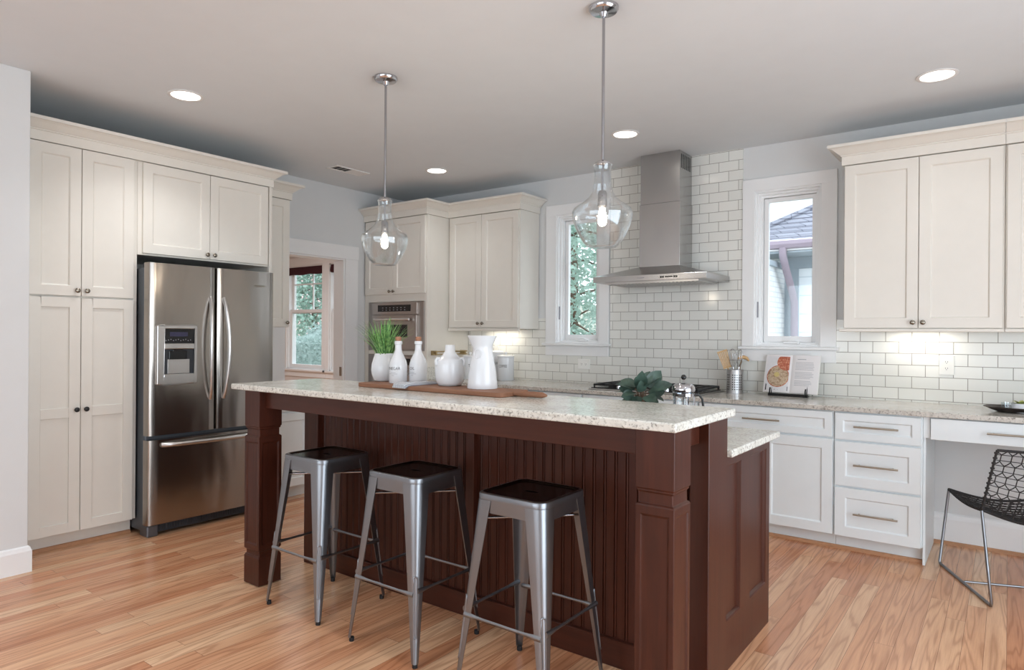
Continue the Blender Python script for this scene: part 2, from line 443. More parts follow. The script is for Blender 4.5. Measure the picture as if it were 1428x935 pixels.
def text_geo(txt, size):
    cu = bpy.data.curves.new('t', 'FONT'); cu.body = txt; cu.size = size; cu.align_x = 'CENTER'; cu.resolution_u = 3
    ob = bpy.data.objects.new('t', cu); C.objects.link(ob)
    dg = bpy.context.evaluated_depsgraph_get(); me = ob.evaluated_get(dg).to_mesh()
    vs = [tuple(v.co) for v in me.vertices]; fs = [tuple(p.vertices) for p in me.polygons]
    ob.evaluated_get(dg).to_mesh_clear()
    bpy.data.objects.remove(ob); bpy.data.curves.remove(cu)
    return vs, fs
def wrap_text(mb, txt, size, c, rad, z, ang, squeeze=1.0, lift=.0006):
    """letters laid round an upright body of radius rad (a number, or a function of height), centred on the compass angle ang"""
    vs, fs = text_geo(txt, size)
    out = []
    for x, y, _ in vs:
        r = (rad(z+y) if callable(rad) else rad)
        a = ang+x*squeeze/r
        out.append((c[0]+(r+lift)*math.cos(a), c[1]+(r+lift)*math.sin(a), z+y))
    mb.add(out, fs)
def flat_text(mb, txt, size, F, u, z, w):
    vs, fs = text_geo(txt, size); mb.add([F(u+x, z+y, w) for x, y, _ in vs], fs)

# ------------------------------------------------------------------ the room shell
XL, YB, ZC = -5.32, 5.19, 2.80      # left wall, back wall, ceiling
XR, YF = 1.95, -3.15
def wall_grid(mb, F, u0, u1, z0, z1, holes, w0, w1):
    us = sorted({u0, u1, *[h[0] for h in holes], *[h[1] for h in holes]}); zs = sorted({z0, z1, *[h[2] for h in holes], *[h[3] for h in holes]})
    us = [u for u in us if u0 <= u <= u1]; zs = [z for z in zs if z0 <= z <= z1]
    for a, b in zip(us, us[1:]):
        run = []
        for c_, d in zip(zs, zs[1:]):
            mu, mz = (a+b)/2, (c_+d)/2
            if any(h[0] < mu < h[1] and h[2] < mz < h[3] for h in holes): continue
            if run and abs(run[-1][1]-c_) < 1e-9: run[-1][1] = d
            else: run.append([c_, d])
        for c_, d in run: fbox(mb, F, a, b, c_, d, w0, w1)
mb = MB(); mb.box(-5.32, XR+.2, YF-.2, YB, -.12, 0); struct(mb, 'floor', 'oak_floor')
mb = MB(); mb.box(XL-.15, XR+.2, YF-.2, YB+.15, ZC, ZC+.12); struct(mb, 'ceiling', 'ceiling_paint')
W1 = (-3.365, -2.905, 1.27, 2.455); W2 = (-1.565, -1.088, 1.27, 2.455)
mb = MB(); wall_grid(mb, face_ym(YB), XL-.15, XR+.15, 0, ZC, [W1, W2], -.15, 0); struct(mb, 'wall_back', 'wall_paint')
DOOR = (3.62, 4.318, 0, 2.09)
mb = MB(); wall_grid(mb, face_xp(XL), 1.36, YB, 0, ZC, [DOOR], -.15, 0); struct(mb, 'wall_left', 'wall_paint')
mb = MB(); mb.box(XL-.15, -4.39, YF, 1.36, 0, ZC); struct(mb, 'wall_near_left', 'wall_paint', bev=.003)
mb = MB(); wall_grid(mb, face_xp(XR), YF, YB, 0, ZC, [(-.1, 3.2, 0.05, 2.3)], 0, .15); struct(mb, 'wall_right', 'wall_paint')
mb = MB(); wall_grid(mb, face_ym(YF), -4.39, XR, 0, ZC, [(-3.5, 1.1, .7, 2.35)], 0, .15); struct(mb, 'wall_rear', 'wall_paint')
# baseboards
BB = [(0, 0), (.016, 0), (.016, .118), (.012, .128), (.009, .140), (.0, .146)]
SHOE = [(.016, 0), (.034, 0), (.033, .008), (.027, .017), (.016, .021)]
mb = MB(); sweep(mb, [(-4.39, YF), (-4.39, 1.36), (-4.62, 1.36)], BB, 0); struct(mb, 'baseboard_near_left', 'trim_white')
mb = MB(); sweep(mb, [(-.385, YB), (XR, YB)], [(-o, h*1.32) for o, h in BB], 0); 
mb = MB(); mb.loops([[(x, YB-o, h*1.36) for o, h in BB] for x in (-.388, XR-.02)], True, True, True); struct(mb, 'baseboard_back', 'trim_white')
mb = MB(); mb.loops([[(x, YB-o, h) for o, h in SHOE] for x in (-.388, XR-.02)], True, True, True); struct(mb, 'trim_1', 'oak_trim')
# tile field
mb = MB(); T = .011
for x0, x1, z0, z1 in ((-4.425, W1[0]-.115, .914, 1.50), (W1[0]-.115, W1[1]+.103, .914, 1.16), (W1[1]+.103, W2[0]-.09, .914, ZC), (W2[0]-.09, W2[1]+.103, .914, 1.16), (W2[1]+.103, XR, .914, 1.47)):
    mb.box(x0, x1, YB-T, YB, z0, z1)
struct(mb, 'wall_tile', 'subway_tile')

# ------------------------------------------------------------------ the two kitchen windows (casing, jamb, sash, glass, stool, apron, crank)
def kitchen_window(n, H, L, Rr):
    u0, u1, z0, z1 = H; F = face_ym(YB-T)
    mb = MB()
    for a, b, c_, d in ((L, u0+.004, z0, z1-.002), (u1-.004, Rr, z0, z1-.002), (L, Rr, z1-.002, z1+.092)):
        fbox(mb, F, a, b, c_, d, -T, .012)
    mb.org = ((u0+u1)/2, YB, z0)
    w = struct(mb, f'window_{n}', 'trim_white', bev=.002)
    ORG[w.name] = Vector(mb.org)
    mb = MB(); fbox(mb, F, L-.02, Rr+.02, z0-.022, z0, -T, .045); mb.build('sill', 'trim_white', w, bev=.004)
    mb = MB(); fbox(mb, F, L, Rr, z0-.112, z0-.022, -T, .012); mb.build('apron', 'trim_white', w, bev=.002)
    mb = MB()
    def JR(a, w_): return [F(u0+a, z0+a*.6, w_), F(u1-a, z0+a*.6, w_), F(u1-a, z1-a, w_), F(u0+a, z1-a, w_)]
    mb.loops([JR(a, w_) for a, w_ in ((.001, -.15), (.001, -.004), (.016, -.004), (.018, -.03), (.033, -.03), (.035, -.055), (.050, -.055), (.052, -.15))], True)
    mb.build('jamb', 'trim_white', w, bev=.001)
    mb = MB(); s = .05
    fframe(mb, F, u0+s+.003, u1-s-.003, z0+.034, z1-s-.003, .03, .024, .045, .03, -.115, -.075)
    mb.build('sash', 'trim_white', w, bev=.002)
    mb = MB(); fbox(mb, F, u0+s+.02, u1-s-.02, z0+.06, z1-s-.02, -.098, -.094); mb.build('pane', 'pane_glass', w)
    mb = MB(); uc = (u0+u1)/2+.03
    mb.tube([F(uc-.05, z0+.034, -.045), F(uc-.02, z0+.046, -.035), F(uc+.02, z0+.048, -.03), F(uc+.05, z0+.036, -.035)], .007, 8)
    fbox(mb, F, uc-.06, uc+.05, z0+.022, z0+.036, -.06, -.03); mb.build('crank', 'trim_white', w, bev=.002, smooth=40)
    mb = MB(); fbox(mb, F, u0+.018, u0+.026, z0+.22, z0+.34, -.03, -.02); mb.build('latch', 'ink_pale', w)
    return w
kitchen_window(1, W1, -3.475, -2.81)
kitchen_window(2, W2, -1.652, -.985)

# doorway in the left wall
mb = MB(); F = face_xp(XL)
for p in ((DOOR[1]-.004, 4.472, 0, 2.09), (3.43, DOOR[0]+.004, 0, 2.09)): fbox(mb, F, *p, 0, .018)
fbox(mb, F, 3.43, 4.478, 2.088, 2.222, 0, .022)
fbox(mb, F, DOOR[1]-.018, DOOR[1], 0, 2.09, -.15, .0); fbox(mb, F, DOOR[0], DOOR[0]+.018, 0, 2.09, -.15, 0); fbox(mb, F, DOOR[0]+.018, DOOR[1]-.018, 2.074, 2.09, -.15, 0)
d1 = struct(mb, 'door_1', 'trim_white', bev=.002)
mb = MB(); fbox(mb, F, DOOR[1]-.021, DOOR[1]-.0175, .92, 1.01, -.05, -.02); mb.build('hinge', 'knob_nickel', d1)

# ------------------------------------------------------------------ breakfast room beyond the doorway
FY = 6.5
WA = (-9.44, -8.53, .77, 2.42); WB = (-8.36, -7.45, .77, 2.42)
mb = MB(); wall_grid(mb, face_ym(FY), -11.2, -5.47, -.02, ZC, [WA, WB], -.15, 0); struct(mb, 'wall_far', 'cream_wall')
mb = MB(); mb.box(-11.35, -5.32, 1.5, FY, -.12, -.001); struct(mb, 'floor_beyond', 'oak_floor')
mb = MB(); mb.box(-11.35, -5.47, 1.5, FY, ZC-.05, ZC+.1); struct(mb, 'ceiling_beyond', 'cream_wall')
mb = MB(); mb.box(-11.35, -11.2, 1.5, FY, 0, ZC); struct(mb, 'wall_far_left', 'cream_wall')
mb = MB(); mb.box(-11.35, -5.47, 1.35, 1.5, 0, ZC); struct(mb, 'wall_far_front', 'cream_wall')
mb = MB(); mb.box(-5.47, -5.33, YB+.15, FY+.15, 0, ZC); struct(mb, 'wall_far_right', 'cream_wall')
def double_hung(n, H):
    u0, u1, z0, z1 = H; F = face_ym(FY); mb = MB()
    for p in ((u0-.085, u0, z0, z1), (u1, u1+.085, z0, z1), (u0-.085, u1+.085, z1, z1+.11), (u0-.085, u1+.085, z1+.11, z1+.135)): fbox(mb, F, *p, 0, .02)
    w = struct(mb, f'window_{n}', 'trim_white', bev=.003); ORG[w.name] = Vector((0, 0, 0))
    mb = MB(); fbox(mb, F, u0-.11, u1+.11, z0-.03, z0, 0, .05); fbox(mb, F, u0-.085, u1+.085, z0-.12, z0-.03, 0, .018); mb.build('sill', 'trim_white', w, bev=.003)
    zm = z0+(z1-z0)*.56
    for nm, a, b, w0 in (('upper_sash', zm-.03, z1, -.11), ('lower_sash', z0, zm+.03, -.07)):
        mb = MB(); r = .05
        fframe(mb, F, u0+.021, u1-.021, a+.016*(nm == 'lower_sash'), b-.021*(nm == 'upper_sash'), r, r, r+.01, r, w0, w0+.035)
        if nm == 'upper_sash':
            uc = (u0+u1)/2+.1
            fbox(mb, F, uc-.011, uc+.011, a, b, w0+.005, w0+.03); fbox(mb, F, u0+.05, u1-.05, a+(b-a)*.62-.011, a+(b-a)*.62+.011, w0+.005, w0+.03)
        sa = mb.build(nm, 'trim_white', w, bev=.002)
        mb = MB(); fbox(mb, F, u0+.05, u1-.05, a+.03, b-.03, w0+.014, w0+.018); mb.build('pane', 'pane_glass', sa)
    mb = MB(); fbox(mb, F, u0, u0+.02, z0, z1, -.15, 0); fbox(mb, F, u1-.02, u1, z0, z1, -.15, 0); fbox(mb, F, u0, u1, z1-.02, z1, -.15, 0); fbox(mb, F, u0, u1, z0-.001, z0+.015, -.15, 0); mb.build('jamb', 'trim_white', w)
double_hung(3, WA); double_hung(4, WB)
for H, lab in ((WA, 'dark brown rolled fabric shade at the top of the wider view of the far windows'), (WB, 'near black rolled fabric shade on the far window nearest the doorway casing')):
    mb = MB(); F = face_ym(FY)
    Ls = []
    for u in [H[0]+.022+(H[1]-H[0]-.044)*i/12 for i in range(13)]:
        dz = .006*math.sin(u*14)
        Ls.append([F(u, z+dz*(z < 2.33), w) for z, w in ((2.40, -.025), (2.405, .0), (2.36, .012), (2.32, .018), (2.285, .012), (2.278, -.01), (2.30, -.02))])
    mb.loops(Ls, True, True, True)
    solo(mb, 'window_shade', 'shade_brown', lab, 'window shade', (H[0], FY, 2.28), 'rolled shades in the breakfast room', smooth=40)

# ------------------------------------------------------------------ left run: pantry, refrigerator cabinet, narrow cabinets
FX = face_xp(-4.65)
CW = 'cabinet_white'
pan = thing('pantry_cabinet', 'tall white four-door pantry cabinet in the corner left of the refrigerator', 'cabinet', (-4.95, 1.72, 0))
mb = MB(); mb.box(-5.31, -4.65, 1.365, 2.045, .105, 2.486); mb.build('body', CW, pan, bev=.0015)
mb = MB(); mb.box(-5.31, -4.725, 1.365, 2.045, 0, .105); mb.build('toe_kick', CW, pan)
shaker(pan, FX, 1.43, 1.706, .107, 1.556, CW, mid=.845, knob_at=(1.681, .862))
shaker(pan, FX, 1.710, 2.018, .107, 1.556, CW, mid=.845, knob_at=(1.735, .862))
shaker(pan, FX, 1.43, 1.706, 1.566, 2.482, CW, knob_at=(1.681, 1.60))
shaker(pan, FX, 1.710, 2.018, 1.566, 2.482, CW, knob_at=(1.735, 1.60))
mb = MB(); sweep(mb, [(-4.637, 2.047), (-4.637, 1.362)], [(-o, h) for o, h in CROWN], 2.487); mb.build('crown', CW, pan)
for dk in [c for c in pan.children if c.name.startswith('door')][:2]:
    for kn in dk.children: kn.data.materials[0] = M['black_iron']; kn['label'] = 'dark bronze knob'
fc = thing('refrigerator_cabinet', 'white two-door cabinet bridging over the stainless refrigerator, with its side panel', 'cabinet', (-4.95, 2.54, 1.86))
mb = MB(); mb.box(-5.31, -4.65, 2.046, 3.018, 1.862, 2.486); mb.build('body', CW, fc, bev=.0015)
mb = MB(); mb.box(-5.31, -4.632, 3.019, 3.043, 0, 2.486); mb.build('side_panel', CW, fc, bev=.0015)
shaker(fc, FX, 2.075, 2.537, 1.875, 2.480, CW, knob_at=(2.512, 1.905))
shaker(fc, FX, 2.541, 3.008, 1.875, 2.480, CW, knob_at=(2.566, 1.905))
mb = MB(); sweep(mb, [(-4.94, 3.043), (-4.637, 3.043), (-4.637, 2.047)], [(-o, h) for o, h in CROWN], 2.487); mb.build('crown', CW, fc)
nc = thing('narrow_wall_cabinet', 'narrow white wall cabinet between the refrigerator and the doorway', 'cabinet', (-5.1, 3.24, 1.39))
FN = face_xp(-4.955)
mb = MB(); mb.box(-5.31, -4.955, 3.046, 3.425, 1.395, 2.486); mb.build('body', CW, nc, bev=.0015)
shaker(nc, FN, 3.06, 3.412, 1.40, 2.480, CW, knob_at=(3.385, 1.435))
mb = MB(); sweep(mb, [(-5.31, 3.425), (-4.943, 3.425), (-4.943, 3.046)], [(-o, h) for o, h in CROWN], 2.487); mb.build('crown', CW, nc)
nb = thing('narrow_base_cabinet', 'narrow white base cabinet beside the refrigerator, seen past the left island post', 'cabinet', (-5.0, 3.24, 0))
mb = MB(); mb.box(-5.31, -4.65, 3.046, 3.425, .105, .882); mb.build('body', 'cabinet_daylit_white', nb, bev=.0015)
mb = MB(); mb.box(-5.31, -4.725, 3.046, 3.425, 0, .105); mb.build('toe_kick', 'cabinet_daylit_white', nb)
FXb = face_xp(-4.65)
shaker(nb, FXb, 3.06, 3.415, .107, .70, 'cabinet_daylit_white', knob_at=(3.385, .66))
shaker(nb, FXb, 3.06, 3.415, .715, .875, 'cabinet_daylit_white', 'drawer', .04, pull_at=(3.237, .795), pull_len=.16)
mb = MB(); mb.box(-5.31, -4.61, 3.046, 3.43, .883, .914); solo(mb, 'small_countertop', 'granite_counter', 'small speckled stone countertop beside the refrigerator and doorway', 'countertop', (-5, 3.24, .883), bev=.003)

# ------------------------------------------------------------------ refrigerator
rf = thing('refrigerator', 'stainless steel french-door refrigerator with a freezer drawer and ice dispenser', 'refrigerator', (-4.85, 2.495, 0))
mb = MB(); mb.box(-5.25, -4.53, 2.052, 2.94, .03, 1.77); mb.build('body', 'fridge_side', rf, bev=.004)
for a in (2.05, 2.87):
    mb = MB(); mb.box(-4.60, -4.49, a, a+.07, .0, .075); mb.build('foot', 'fridge_side', rf, bev=.006)
mb = MB(); mb.box(-4.62, -4.505, 2.125, 2.865, .022, .078)
for i in range(40): mb.box(-4.506, -4.501, 2.135+i*.018, 2.146+i*.018, .032, .068)
mb.build('vent_grille', 'grille_dark', rf)
for y in (2.06, 2.84):
    mb = MB(); mb.box(-4.60, -4.53, y, y+.09, 1.77, 1.80); mb.build('hinge_cover', 'grille_dark', rf, bev=.005)
FR = face_xp(-4.525)
def fridge_front(name, y0, y1, z0, z1):
    mb = MB(); n = 14; Ls = []
    prof = [(y0, 0), (y0, .040), (y0+.006, .055), (y0+.02, .062)]+[(y0+.02+(y1-y0-.04)*i/n, .062+.004*math.sin(PI*i/n)) for i in range(1, n)]+[(y1-.02, .062), (y1-.006, .055), (y1, .040), (y1, 0)]
    mb.prism([(y, w) for y, w in prof], lambda a, b, d: FR(a, d, b), z0, z1)
    return mb.build(name, 'stainless', rf, smooth=30)
dl = fridge_front('left_door', 2.036, 2.492, .667, 1.80)
dr = fridge_front('right_door', 2.499, 2.955, .667, 1.80)
fz = fridge_front('freezer_drawer', 2.036, 2.955, .083, .638)
def bow_handle(parent, y, z0, z1, lean):
    mb = MB(); pts = []; n = 18
    for i in range(n+1):
        t = i/n; pts.append((-4.462+.052*math.sin(PI*t)**.55, y+lean*.018*math.sin(PI*t), z0+(z1-z0)*t))
    mb.tube(pts, .0155, 12, sq=(.75, 1.05)); mb.build('handle', 'handle_steel', parent, smooth=60)
bow_handle(dl, 2.452, .885, 1.59, -1); bow_handle(dr, 2.548, .885, 1.59, 1)
mb = MB(); pts = [(-4.462+.05*math.sin(PI*i/20)**.45, 2.125+.745*i/20, .602) for i in range(21)]; mb.tube(pts, .016, 12); mb.build('handle', 'handle_steel', fz, smooth=60)
mb = MB(); mb.box(-4.463, -4.457, 2.78, 2.87, 1.685, 1.70); mb.build('emblem', 'knob_nickel', dr, bev=.001)
# dispenser on the left door
FD = face_xp(-4.460)
D0, D1, DZ0, DZ1 = 2.083, 2.352, 1.0, 1.392
mb = MB(); hu0, hu1 = D0+.045, D1-.018
holes = [(hu0, hu1, DZ0+.325, DZ1-.024), ]
for p in ((D0, hu0, DZ0, DZ1), (hu1, D1, DZ0, DZ1), (hu0, hu1, DZ1-.026, DZ1), (hu0, hu1, 1.232, 1.272), (hu0, hu1, DZ0, 1.068)): fbox(mb, FD, *p, -.01, .016)
mb.build('dispenser_frame', 'handle_steel', dl, bev=.006, seg=2)
mb = MB(); fbox(mb, FD, hu0, hu1, 1.272, DZ1-.026, -.008, .009); mb.build('control_panel', 'black_plastic', dl)
mb = MB(); fbox(mb, FD, hu0+.04, hu1-.045, 1.318, 1.347, .009, .0098); mb.build('display', 'screen_blue', dl)
for i in range(11):
    mb = MB(); fbox(mb, FD, hu0+.012+i*.0165, hu0+.017+i*.0165, 1.287+(i % 3)*.004, 1.293+(i % 3)*.004, .009, .0095); mb.build('button', 'ink_pale', dl)
mb = MB(); fbox(mb, FD, hu0, hu1, 1.068, 1.232, -.006, .0015); mb.build('dispenser_cavity', 'grille_dark', dl)
mb = MB(); fbox(mb, FD, hu0+.035, hu1-.05, 1.165, 1.222, .0, .013); fbox(mb, FD, hu0+.06, hu1-.075, 1.215, 1.232, 0, .014); mb.build('dispenser_paddle', 'black_plastic', dl, bev=.004)
mb = MB(); fbox(mb, FD, hu0+.03, hu1-.03, 1.07, 1.165, .001, .004); mb.build('dispenser_back', 'handle_steel', dl, bev=.001)

# ------------------------------------------------------------------ oven tower in the back left corner
FO = face_ym(4.575)
ot = thing('oven_cabinet', 'tall white cabinet in the far corner holding two built-in ovens', 'cabinet', (-4.87, 4.88, 0))
mb = MB(); OX0, OX1 = -5.315, -4.432
mb.box(OX0, OX1, 4.615, YB-.002, .105, 2.486); mb.box(OX0, OX1, 4.64, YB-.02, 0, .105)
for p in ((OX0, -5.252, .105, 2.486), (-4.462, OX1, .105, 2.486), (-5.252, -4.462, 1.662, 2.486), (-5.252, -4.462, 1.138, 1.180), (-5.252, -4.462, .105, .60)): fbox(mb, FO, *p, -.04, 0)
mb.build('body', CW, ot, bev=.0015)
shaker(ot, FO, -5.293, -4.892, 1.737, 2.480, CW, knob_at=(-4.917, 1.765))
shaker(ot, FO, -4.888, -4.447, 1.737, 2.480, CW, knob_at=(-4.863, 1.765))
shaker(ot, FO, -5.24, -4.475, .12, .585, CW, 'drawer', pull_at=(-4.86, .45))
mb = MB(); sweep(mb, [(-5.315, 4.562), (-4.432, 4.562), (-4.432, 4.855)], CROWN, 2.487); mb.build('crown', CW, ot)
def oven(name, label, z0, z1, full):
    o = thing(name, label, 'oven', (-4.857, 4.58, z0), 'built-in ovens in the corner tower')
    X0, X1 = -5.249, -4.465
    F = face_ym(4.571)
    mb = MB(); fbox(mb, F, X0, X1, z0, z1, -.03, .004); mb.build('trim_frame', 'oven_steel', o, bev=.002)
    a0, a1 = X0+.075, X1-.075
    pz = z1-.125
    mb = MB(); fbox(mb, F, a0, a1, pz, z1-.012, 0, .022); p = mb.build('control_panel', 'oven_steel', o, bev=.003)
    mb = MB(); fbox(mb, F, a0+.085, a1-.085, pz+.03, z1-.03, .02, .024); mb.build('display', 'black_plastic', p)
    for r_ in range(2):
        for i in range(7):
            mb = MB(); fbox(mb, F, a0+.15+i*.052, a0+.165+i*.052, pz+.042+r_*.022, pz+.049+r_*.022, .024, .0246); mb.build('button', 'ink_pale', p)
    mb = MB(); fbox(mb, F, a0, a1, z0+.012, pz-.008, 0, .03); d = mb.build('door', 'oven_steel', o, bev=.004)
    mb = MB(); dz0, dz1 = z0+.06, pz-.1
    fbox(mb, F, a0+.15, a1-.12, dz0+.07, dz1, .0298, .0306); mb.build('glass_window', 'dark_window', d)
    mb = MB(); zt = pz-.05
    mb.tube([F(a0+.07, zt, .06), F(a1-.07, zt, .06)], .013, 12)
    for u in (a0+.10, a1-.10): mb.tube([F(u, zt, .028), F(u, zt, .06)], .009, 8)
    mb.build('handle', 'handle_steel', d, smooth=50)
oven('microwave_oven', 'upper stainless built-in oven behind the potted grass', 1.182, 1.660, True)
oven('wall_oven', 'lower stainless built-in oven just above the island top line', .602, 1.136, True)
mb = MB(); tb0 = -4.372
mb.tube([(tb0, 4.60, 1.178), (tb0, 5.09, 1.178)], .006, 10)
mb.tube([(tb0, 4.60, 1.150), (tb0, 5.09, 1.150)], .005, 10)
for y in (4.64, 5.06): mb.box(-4.431, tb0+.008, y-.008, y+.008, 1.143, 1.186)
solo(mb, 'towel_bar', 'brass', 'brass double towel bar on the side of the oven cabinet', 'towel bar', (-4.43, 4.85, 1.165), smooth=40)

# ------------------------------------------------------------------ wall cabinets on the back wall
FU = face_ym(4.878)
ul = thing('wall_cabinet', 'white two-door wall cabinet left of the left kitchen window', 'cabinet', (-3.99, 5.03, 1.40))
mb = MB(); mb.box(-4.430, -3.56, 4.878, YB-.012, 1.40, 2.486); mb.build('body', CW, ul, bev=.0015)
shaker(ul, FU, -4.40, -4.005, 1.412, 2.480, CW, knob_at=(-4.03, 1.45))
shaker(ul, FU, -4.001, -3.57, 1.412, 2.480, CW, knob_at=(-3.975, 1.45))
mb = MB(); sweep(mb, [(-4.437, 4.866), (-3.558, 4.866), (-3.558, YB-.012)], CROWN, 2.487); mb.build('crown', CW, ul)
mb = MB(); mb.box(-4.425, -3.565, 4.862, 4.884, 1.378, 1.402); mb.build('light_rail', CW, ul, bev=.002)
ur = thing('wall_cabinet', 'white two-door wall cabinet right of the right kitchen window', 'cabinet', (-.45, 5.03, 1.40))
mb = MB(); mb.box(-.885, -.022, 4.878, YB-.012, 1.40, 2.486); mb.build('body', CW, ur, bev=.0015)
shaker(ur, FU, -.880, -.459, 1.405, 2.480, CW, knob_at=(-.485, 1.44))
shaker(ur, FU, -.455, -.032, 1.405, 2.480, CW, knob_at=(-.430, 1.44))
mb = MB(); sweep(mb, [(-.889, YB-.012), (-.889, 4.866), (-.022, 4.866)], CROWN, 2.487); mb.build('crown', CW, ur)
mb = MB(); mb.box(-.91, -.022, 4.855, 4.90, 1.380, 1.401); mb.build('light_rail', CW, ur, bev=.004)
uq = thing('wall_cabinet', 'white wall cabinet cut off by the right edge of the photo', 'cabinet', (.42, 5.03, 1.40))
mb = MB(); mb.box(-.020, .86, 4.878, YB-.012, 1.40, 2.486); mb.build('body', CW, uq, bev=.0015)
shaker(uq, FU, -.012, .415, 1.405, 2.480, CW, knob_at=(.39, 1.44))
shaker(uq, FU, .419, .85, 1.405, 2.480, CW, knob_at=(.444, 1.44))
mb = MB(); sweep(mb, [(-.020, 4.866), (.864, 4.866), (.864, YB-.012)], CROWN, 2.487); mb.build('crown', CW, uq)
mb = MB(); mb.box(-.020, .88, 4.855, 4.90, 1.380, 1.401); mb.build('light_rail', CW, uq, bev=.004)
# slim under-cabinet lamps
for n, (x0, x1, lab) in enumerate(((-4.15, -3.75, 'slim lamp under the wall cabinet by the left window'), (-.62, -.30, 'slim lamp under the wall cabinet by the right window'))):
    g = thing('under_cabinet_lamp', lab, 'lamp', ((x0+x1)/2, 5.08, 1.385), 'lamps under the wall cabinets')
    mb = MB(); mb.box(x0, x1, 5.05, 5.11, 1.386, 1.3995); mb.build('housing', 'trim_white', g)
    mb = MB(); mb.box(x0+.01, x1-.01, 5.055, 5.105, 1.383, 1.386); mb.build('diffuser', 'strip_lamp', g)
    area('under_cabinet_light', ((x0+x1)/2, 5.08, 1.380), ((x0+x1)/2, 5.12, 0), x1-x0-.02, .05, .5, (1, .93, .82))

# ------------------------------------------------------------------ range hood
hd = thing('range_hood', 'stainless chimney range hood between the two kitchen windows', 'range hood', (-2.225, 4.95, 1.77))
HX0, HX1, HY, HYB = -2.690, -1.753, 4.683, YB-T-.001
CX0, CX1, CY = -2.403, -2.058, 4.924
mb = MB(); zc = 1.898
A = [(HX0, HYB, 1.768), (HX0, HY, 1.768), (HX1, HY, 1.768), (HX1, HYB, 1.768)]
B = [(p[0], p[1], 1.811) for p in A]
Bi = [(HX0+.006, HYB, 1.814), (HX0+.006, HY+.006, 1.814), (HX1-.006, HY+.006, 1.814), (HX1-.006, HYB, 1.814)]
Ct = [(CX0, HYB, zc), (CX0, CY, zc), (CX1, CY, zc), (CX1, HYB, zc)]
mb.loops([A, B, Bi, Ct], True, True, True); cn = mb.build('canopy', 'stainless_hood', hd, bev=.001)
F = face_ym(HY)
for u in (-2.105, -2.088, -1.998, -1.981):
    mb = MB(); fbox(mb, F, u-.006, u+.006, 1.782, 1.796, 0, .003); mb.build('button', 'black_plastic', cn)
mb = MB(); fbox(mb, F, -2.073, -2.012, 1.785, 1.794, 0, .002); mb.build('display', 'black_plastic', cn)
mb = MB(); fbox(mb, F, -2.30, -2.24, 1.787, 1.792, 0, .0015); mb.build('emblem', 'ink_pale', cn)
mb = MB(); mb.box(HX0+.08, HX1-.08, HY+.06, HYB-.05, 1.755, 1.768)
for i in range(24): mb.box(HX0+.1+i*.031, HX0+.115+i*.031, HY+.08, HYB-.08, 1.751, 1.756)
mb.build('filter', 'handle_steel', cn)
mb = MB(); mb.box(CX0, CX1, CY, HYB, zc-.004, 2.40); mb.build('lower_chimney', 'stainless_hood', hd, bev=.002)
mb = MB(); mb.box(CX0+.006, CX1-.006, CY+.006, HYB, 2.40, ZC); uc_ = mb.build('upper_chimney', 'stainless_hood', hd, bev=.002)
mb = MB()
for i in range(6): mb.box(CX1-.0065, CX1-.0052, CY+.03+i*.034, CY+.049+i*.034, 2.665, 2.775)
mb.build('vent_slot', 'black_plastic', uc_)

# ------------------------------------------------------------------ base run on the back wall
FB = face_ym(4.578); BWm = 'cabinet_daylit_white'
def base_unit(name, label, x0, x1, x0b=None):
    t = thing(name, label, 'cabinet', ((x0+x1)/2, 4.88, 0))
    mb = MB(); mb.box(x0, x1, 4.578, YB-.002, .105, .882); mb.build('body', BWm, t, bev=.0015)
    mb = MB(); mb.box(x0, x1, 4.651, YB-.02, 0, .105); mb.build('toe_kick', BWm, t)
    return t
b0 = base_unit('base_cabinet', 'white base cabinet in the far corner hidden behind the island and ceramics', -4.430, -2.712)
for i in range(4):
    a = -4.42+i*.426
    shaker(b0, FB, a, a+.42, .107, .703, BWm, knob_at=(a+(.39 if i % 2 == 0 else .03), .66))
    shaker(b0, FB, a, a+.42, .717, .874, BWm, 'drawer', .04, pull_at=(a+.21, .795))
b1 = base_unit('base_cabinet', 'white base cabinet under the gas cooktop behind the island', -2.710, -1.762)
for i in range(2):
    shaker(b1, FB, -2.70+i*.466, -2.24+i*.466, .107, .703, BWm, knob_at=(-2.27+i*.06, .66))
slab_front(b1, FB, -2.70, -1.772, .717, .874, BWm, 'false_front')
b2 = base_unit('base_cabinet', 'white base cabinet with one wide drawer, just right of the island end', -1.760, -.880)
shaker(b2, FB, -1.752, -.888, .716, .874, BWm, 'drawer', .045, pull_at=(-1.32, .794))
shaker(b2, FB, -1.752, -1.322, .105, .702, BWm)
shaker(b2, FB, -1.318, -.886, .105, .702, BWm)
b3 = base_unit('drawer_cabinet', 'white three-drawer base cabinet at the left of the desk knee space', -.878, -.402)
for z0, z1, r in ((.707, .872, .045), (.419, .694, .06), (.104, .406, .06)):
    shaker(b3, FB, -.871, -.410, z0, z1, BWm, 'drawer', r, pull_at=(-.642, (z0+z1)/2+(.004 if z0 > .5 else 0)))
mb = MB(); mb.box(-.4015, -.388, 4.60, YB-.002, 0, .755); mb.build('side_panel', BWm, b3, bev=.001)
dk = thing('desk_drawer_unit', 'white desk drawer apron over the knee space beside the black chair', 'desk drawer', (.25, 4.88, .75))
mb = MB(); mb.box(-.4005, .90, 4.592, YB-.002, .757, .882); mb.build('body', BWm, dk, bev=.001)
mb = MB(); fbox(mb, face_ym(4.592), -.4005, -.366, .757, .882, 0, .014); mb.build('filler', BWm, dk, bev=.001)
d = slab_front(dk, FB, -.362, .86, .752, .876, BWm); pull(d, FB, .035, .815, .02, .26)
b4 = base_unit('drawer_cabinet', 'white base cabinet beyond the right end of the desk', .90, 1.94)
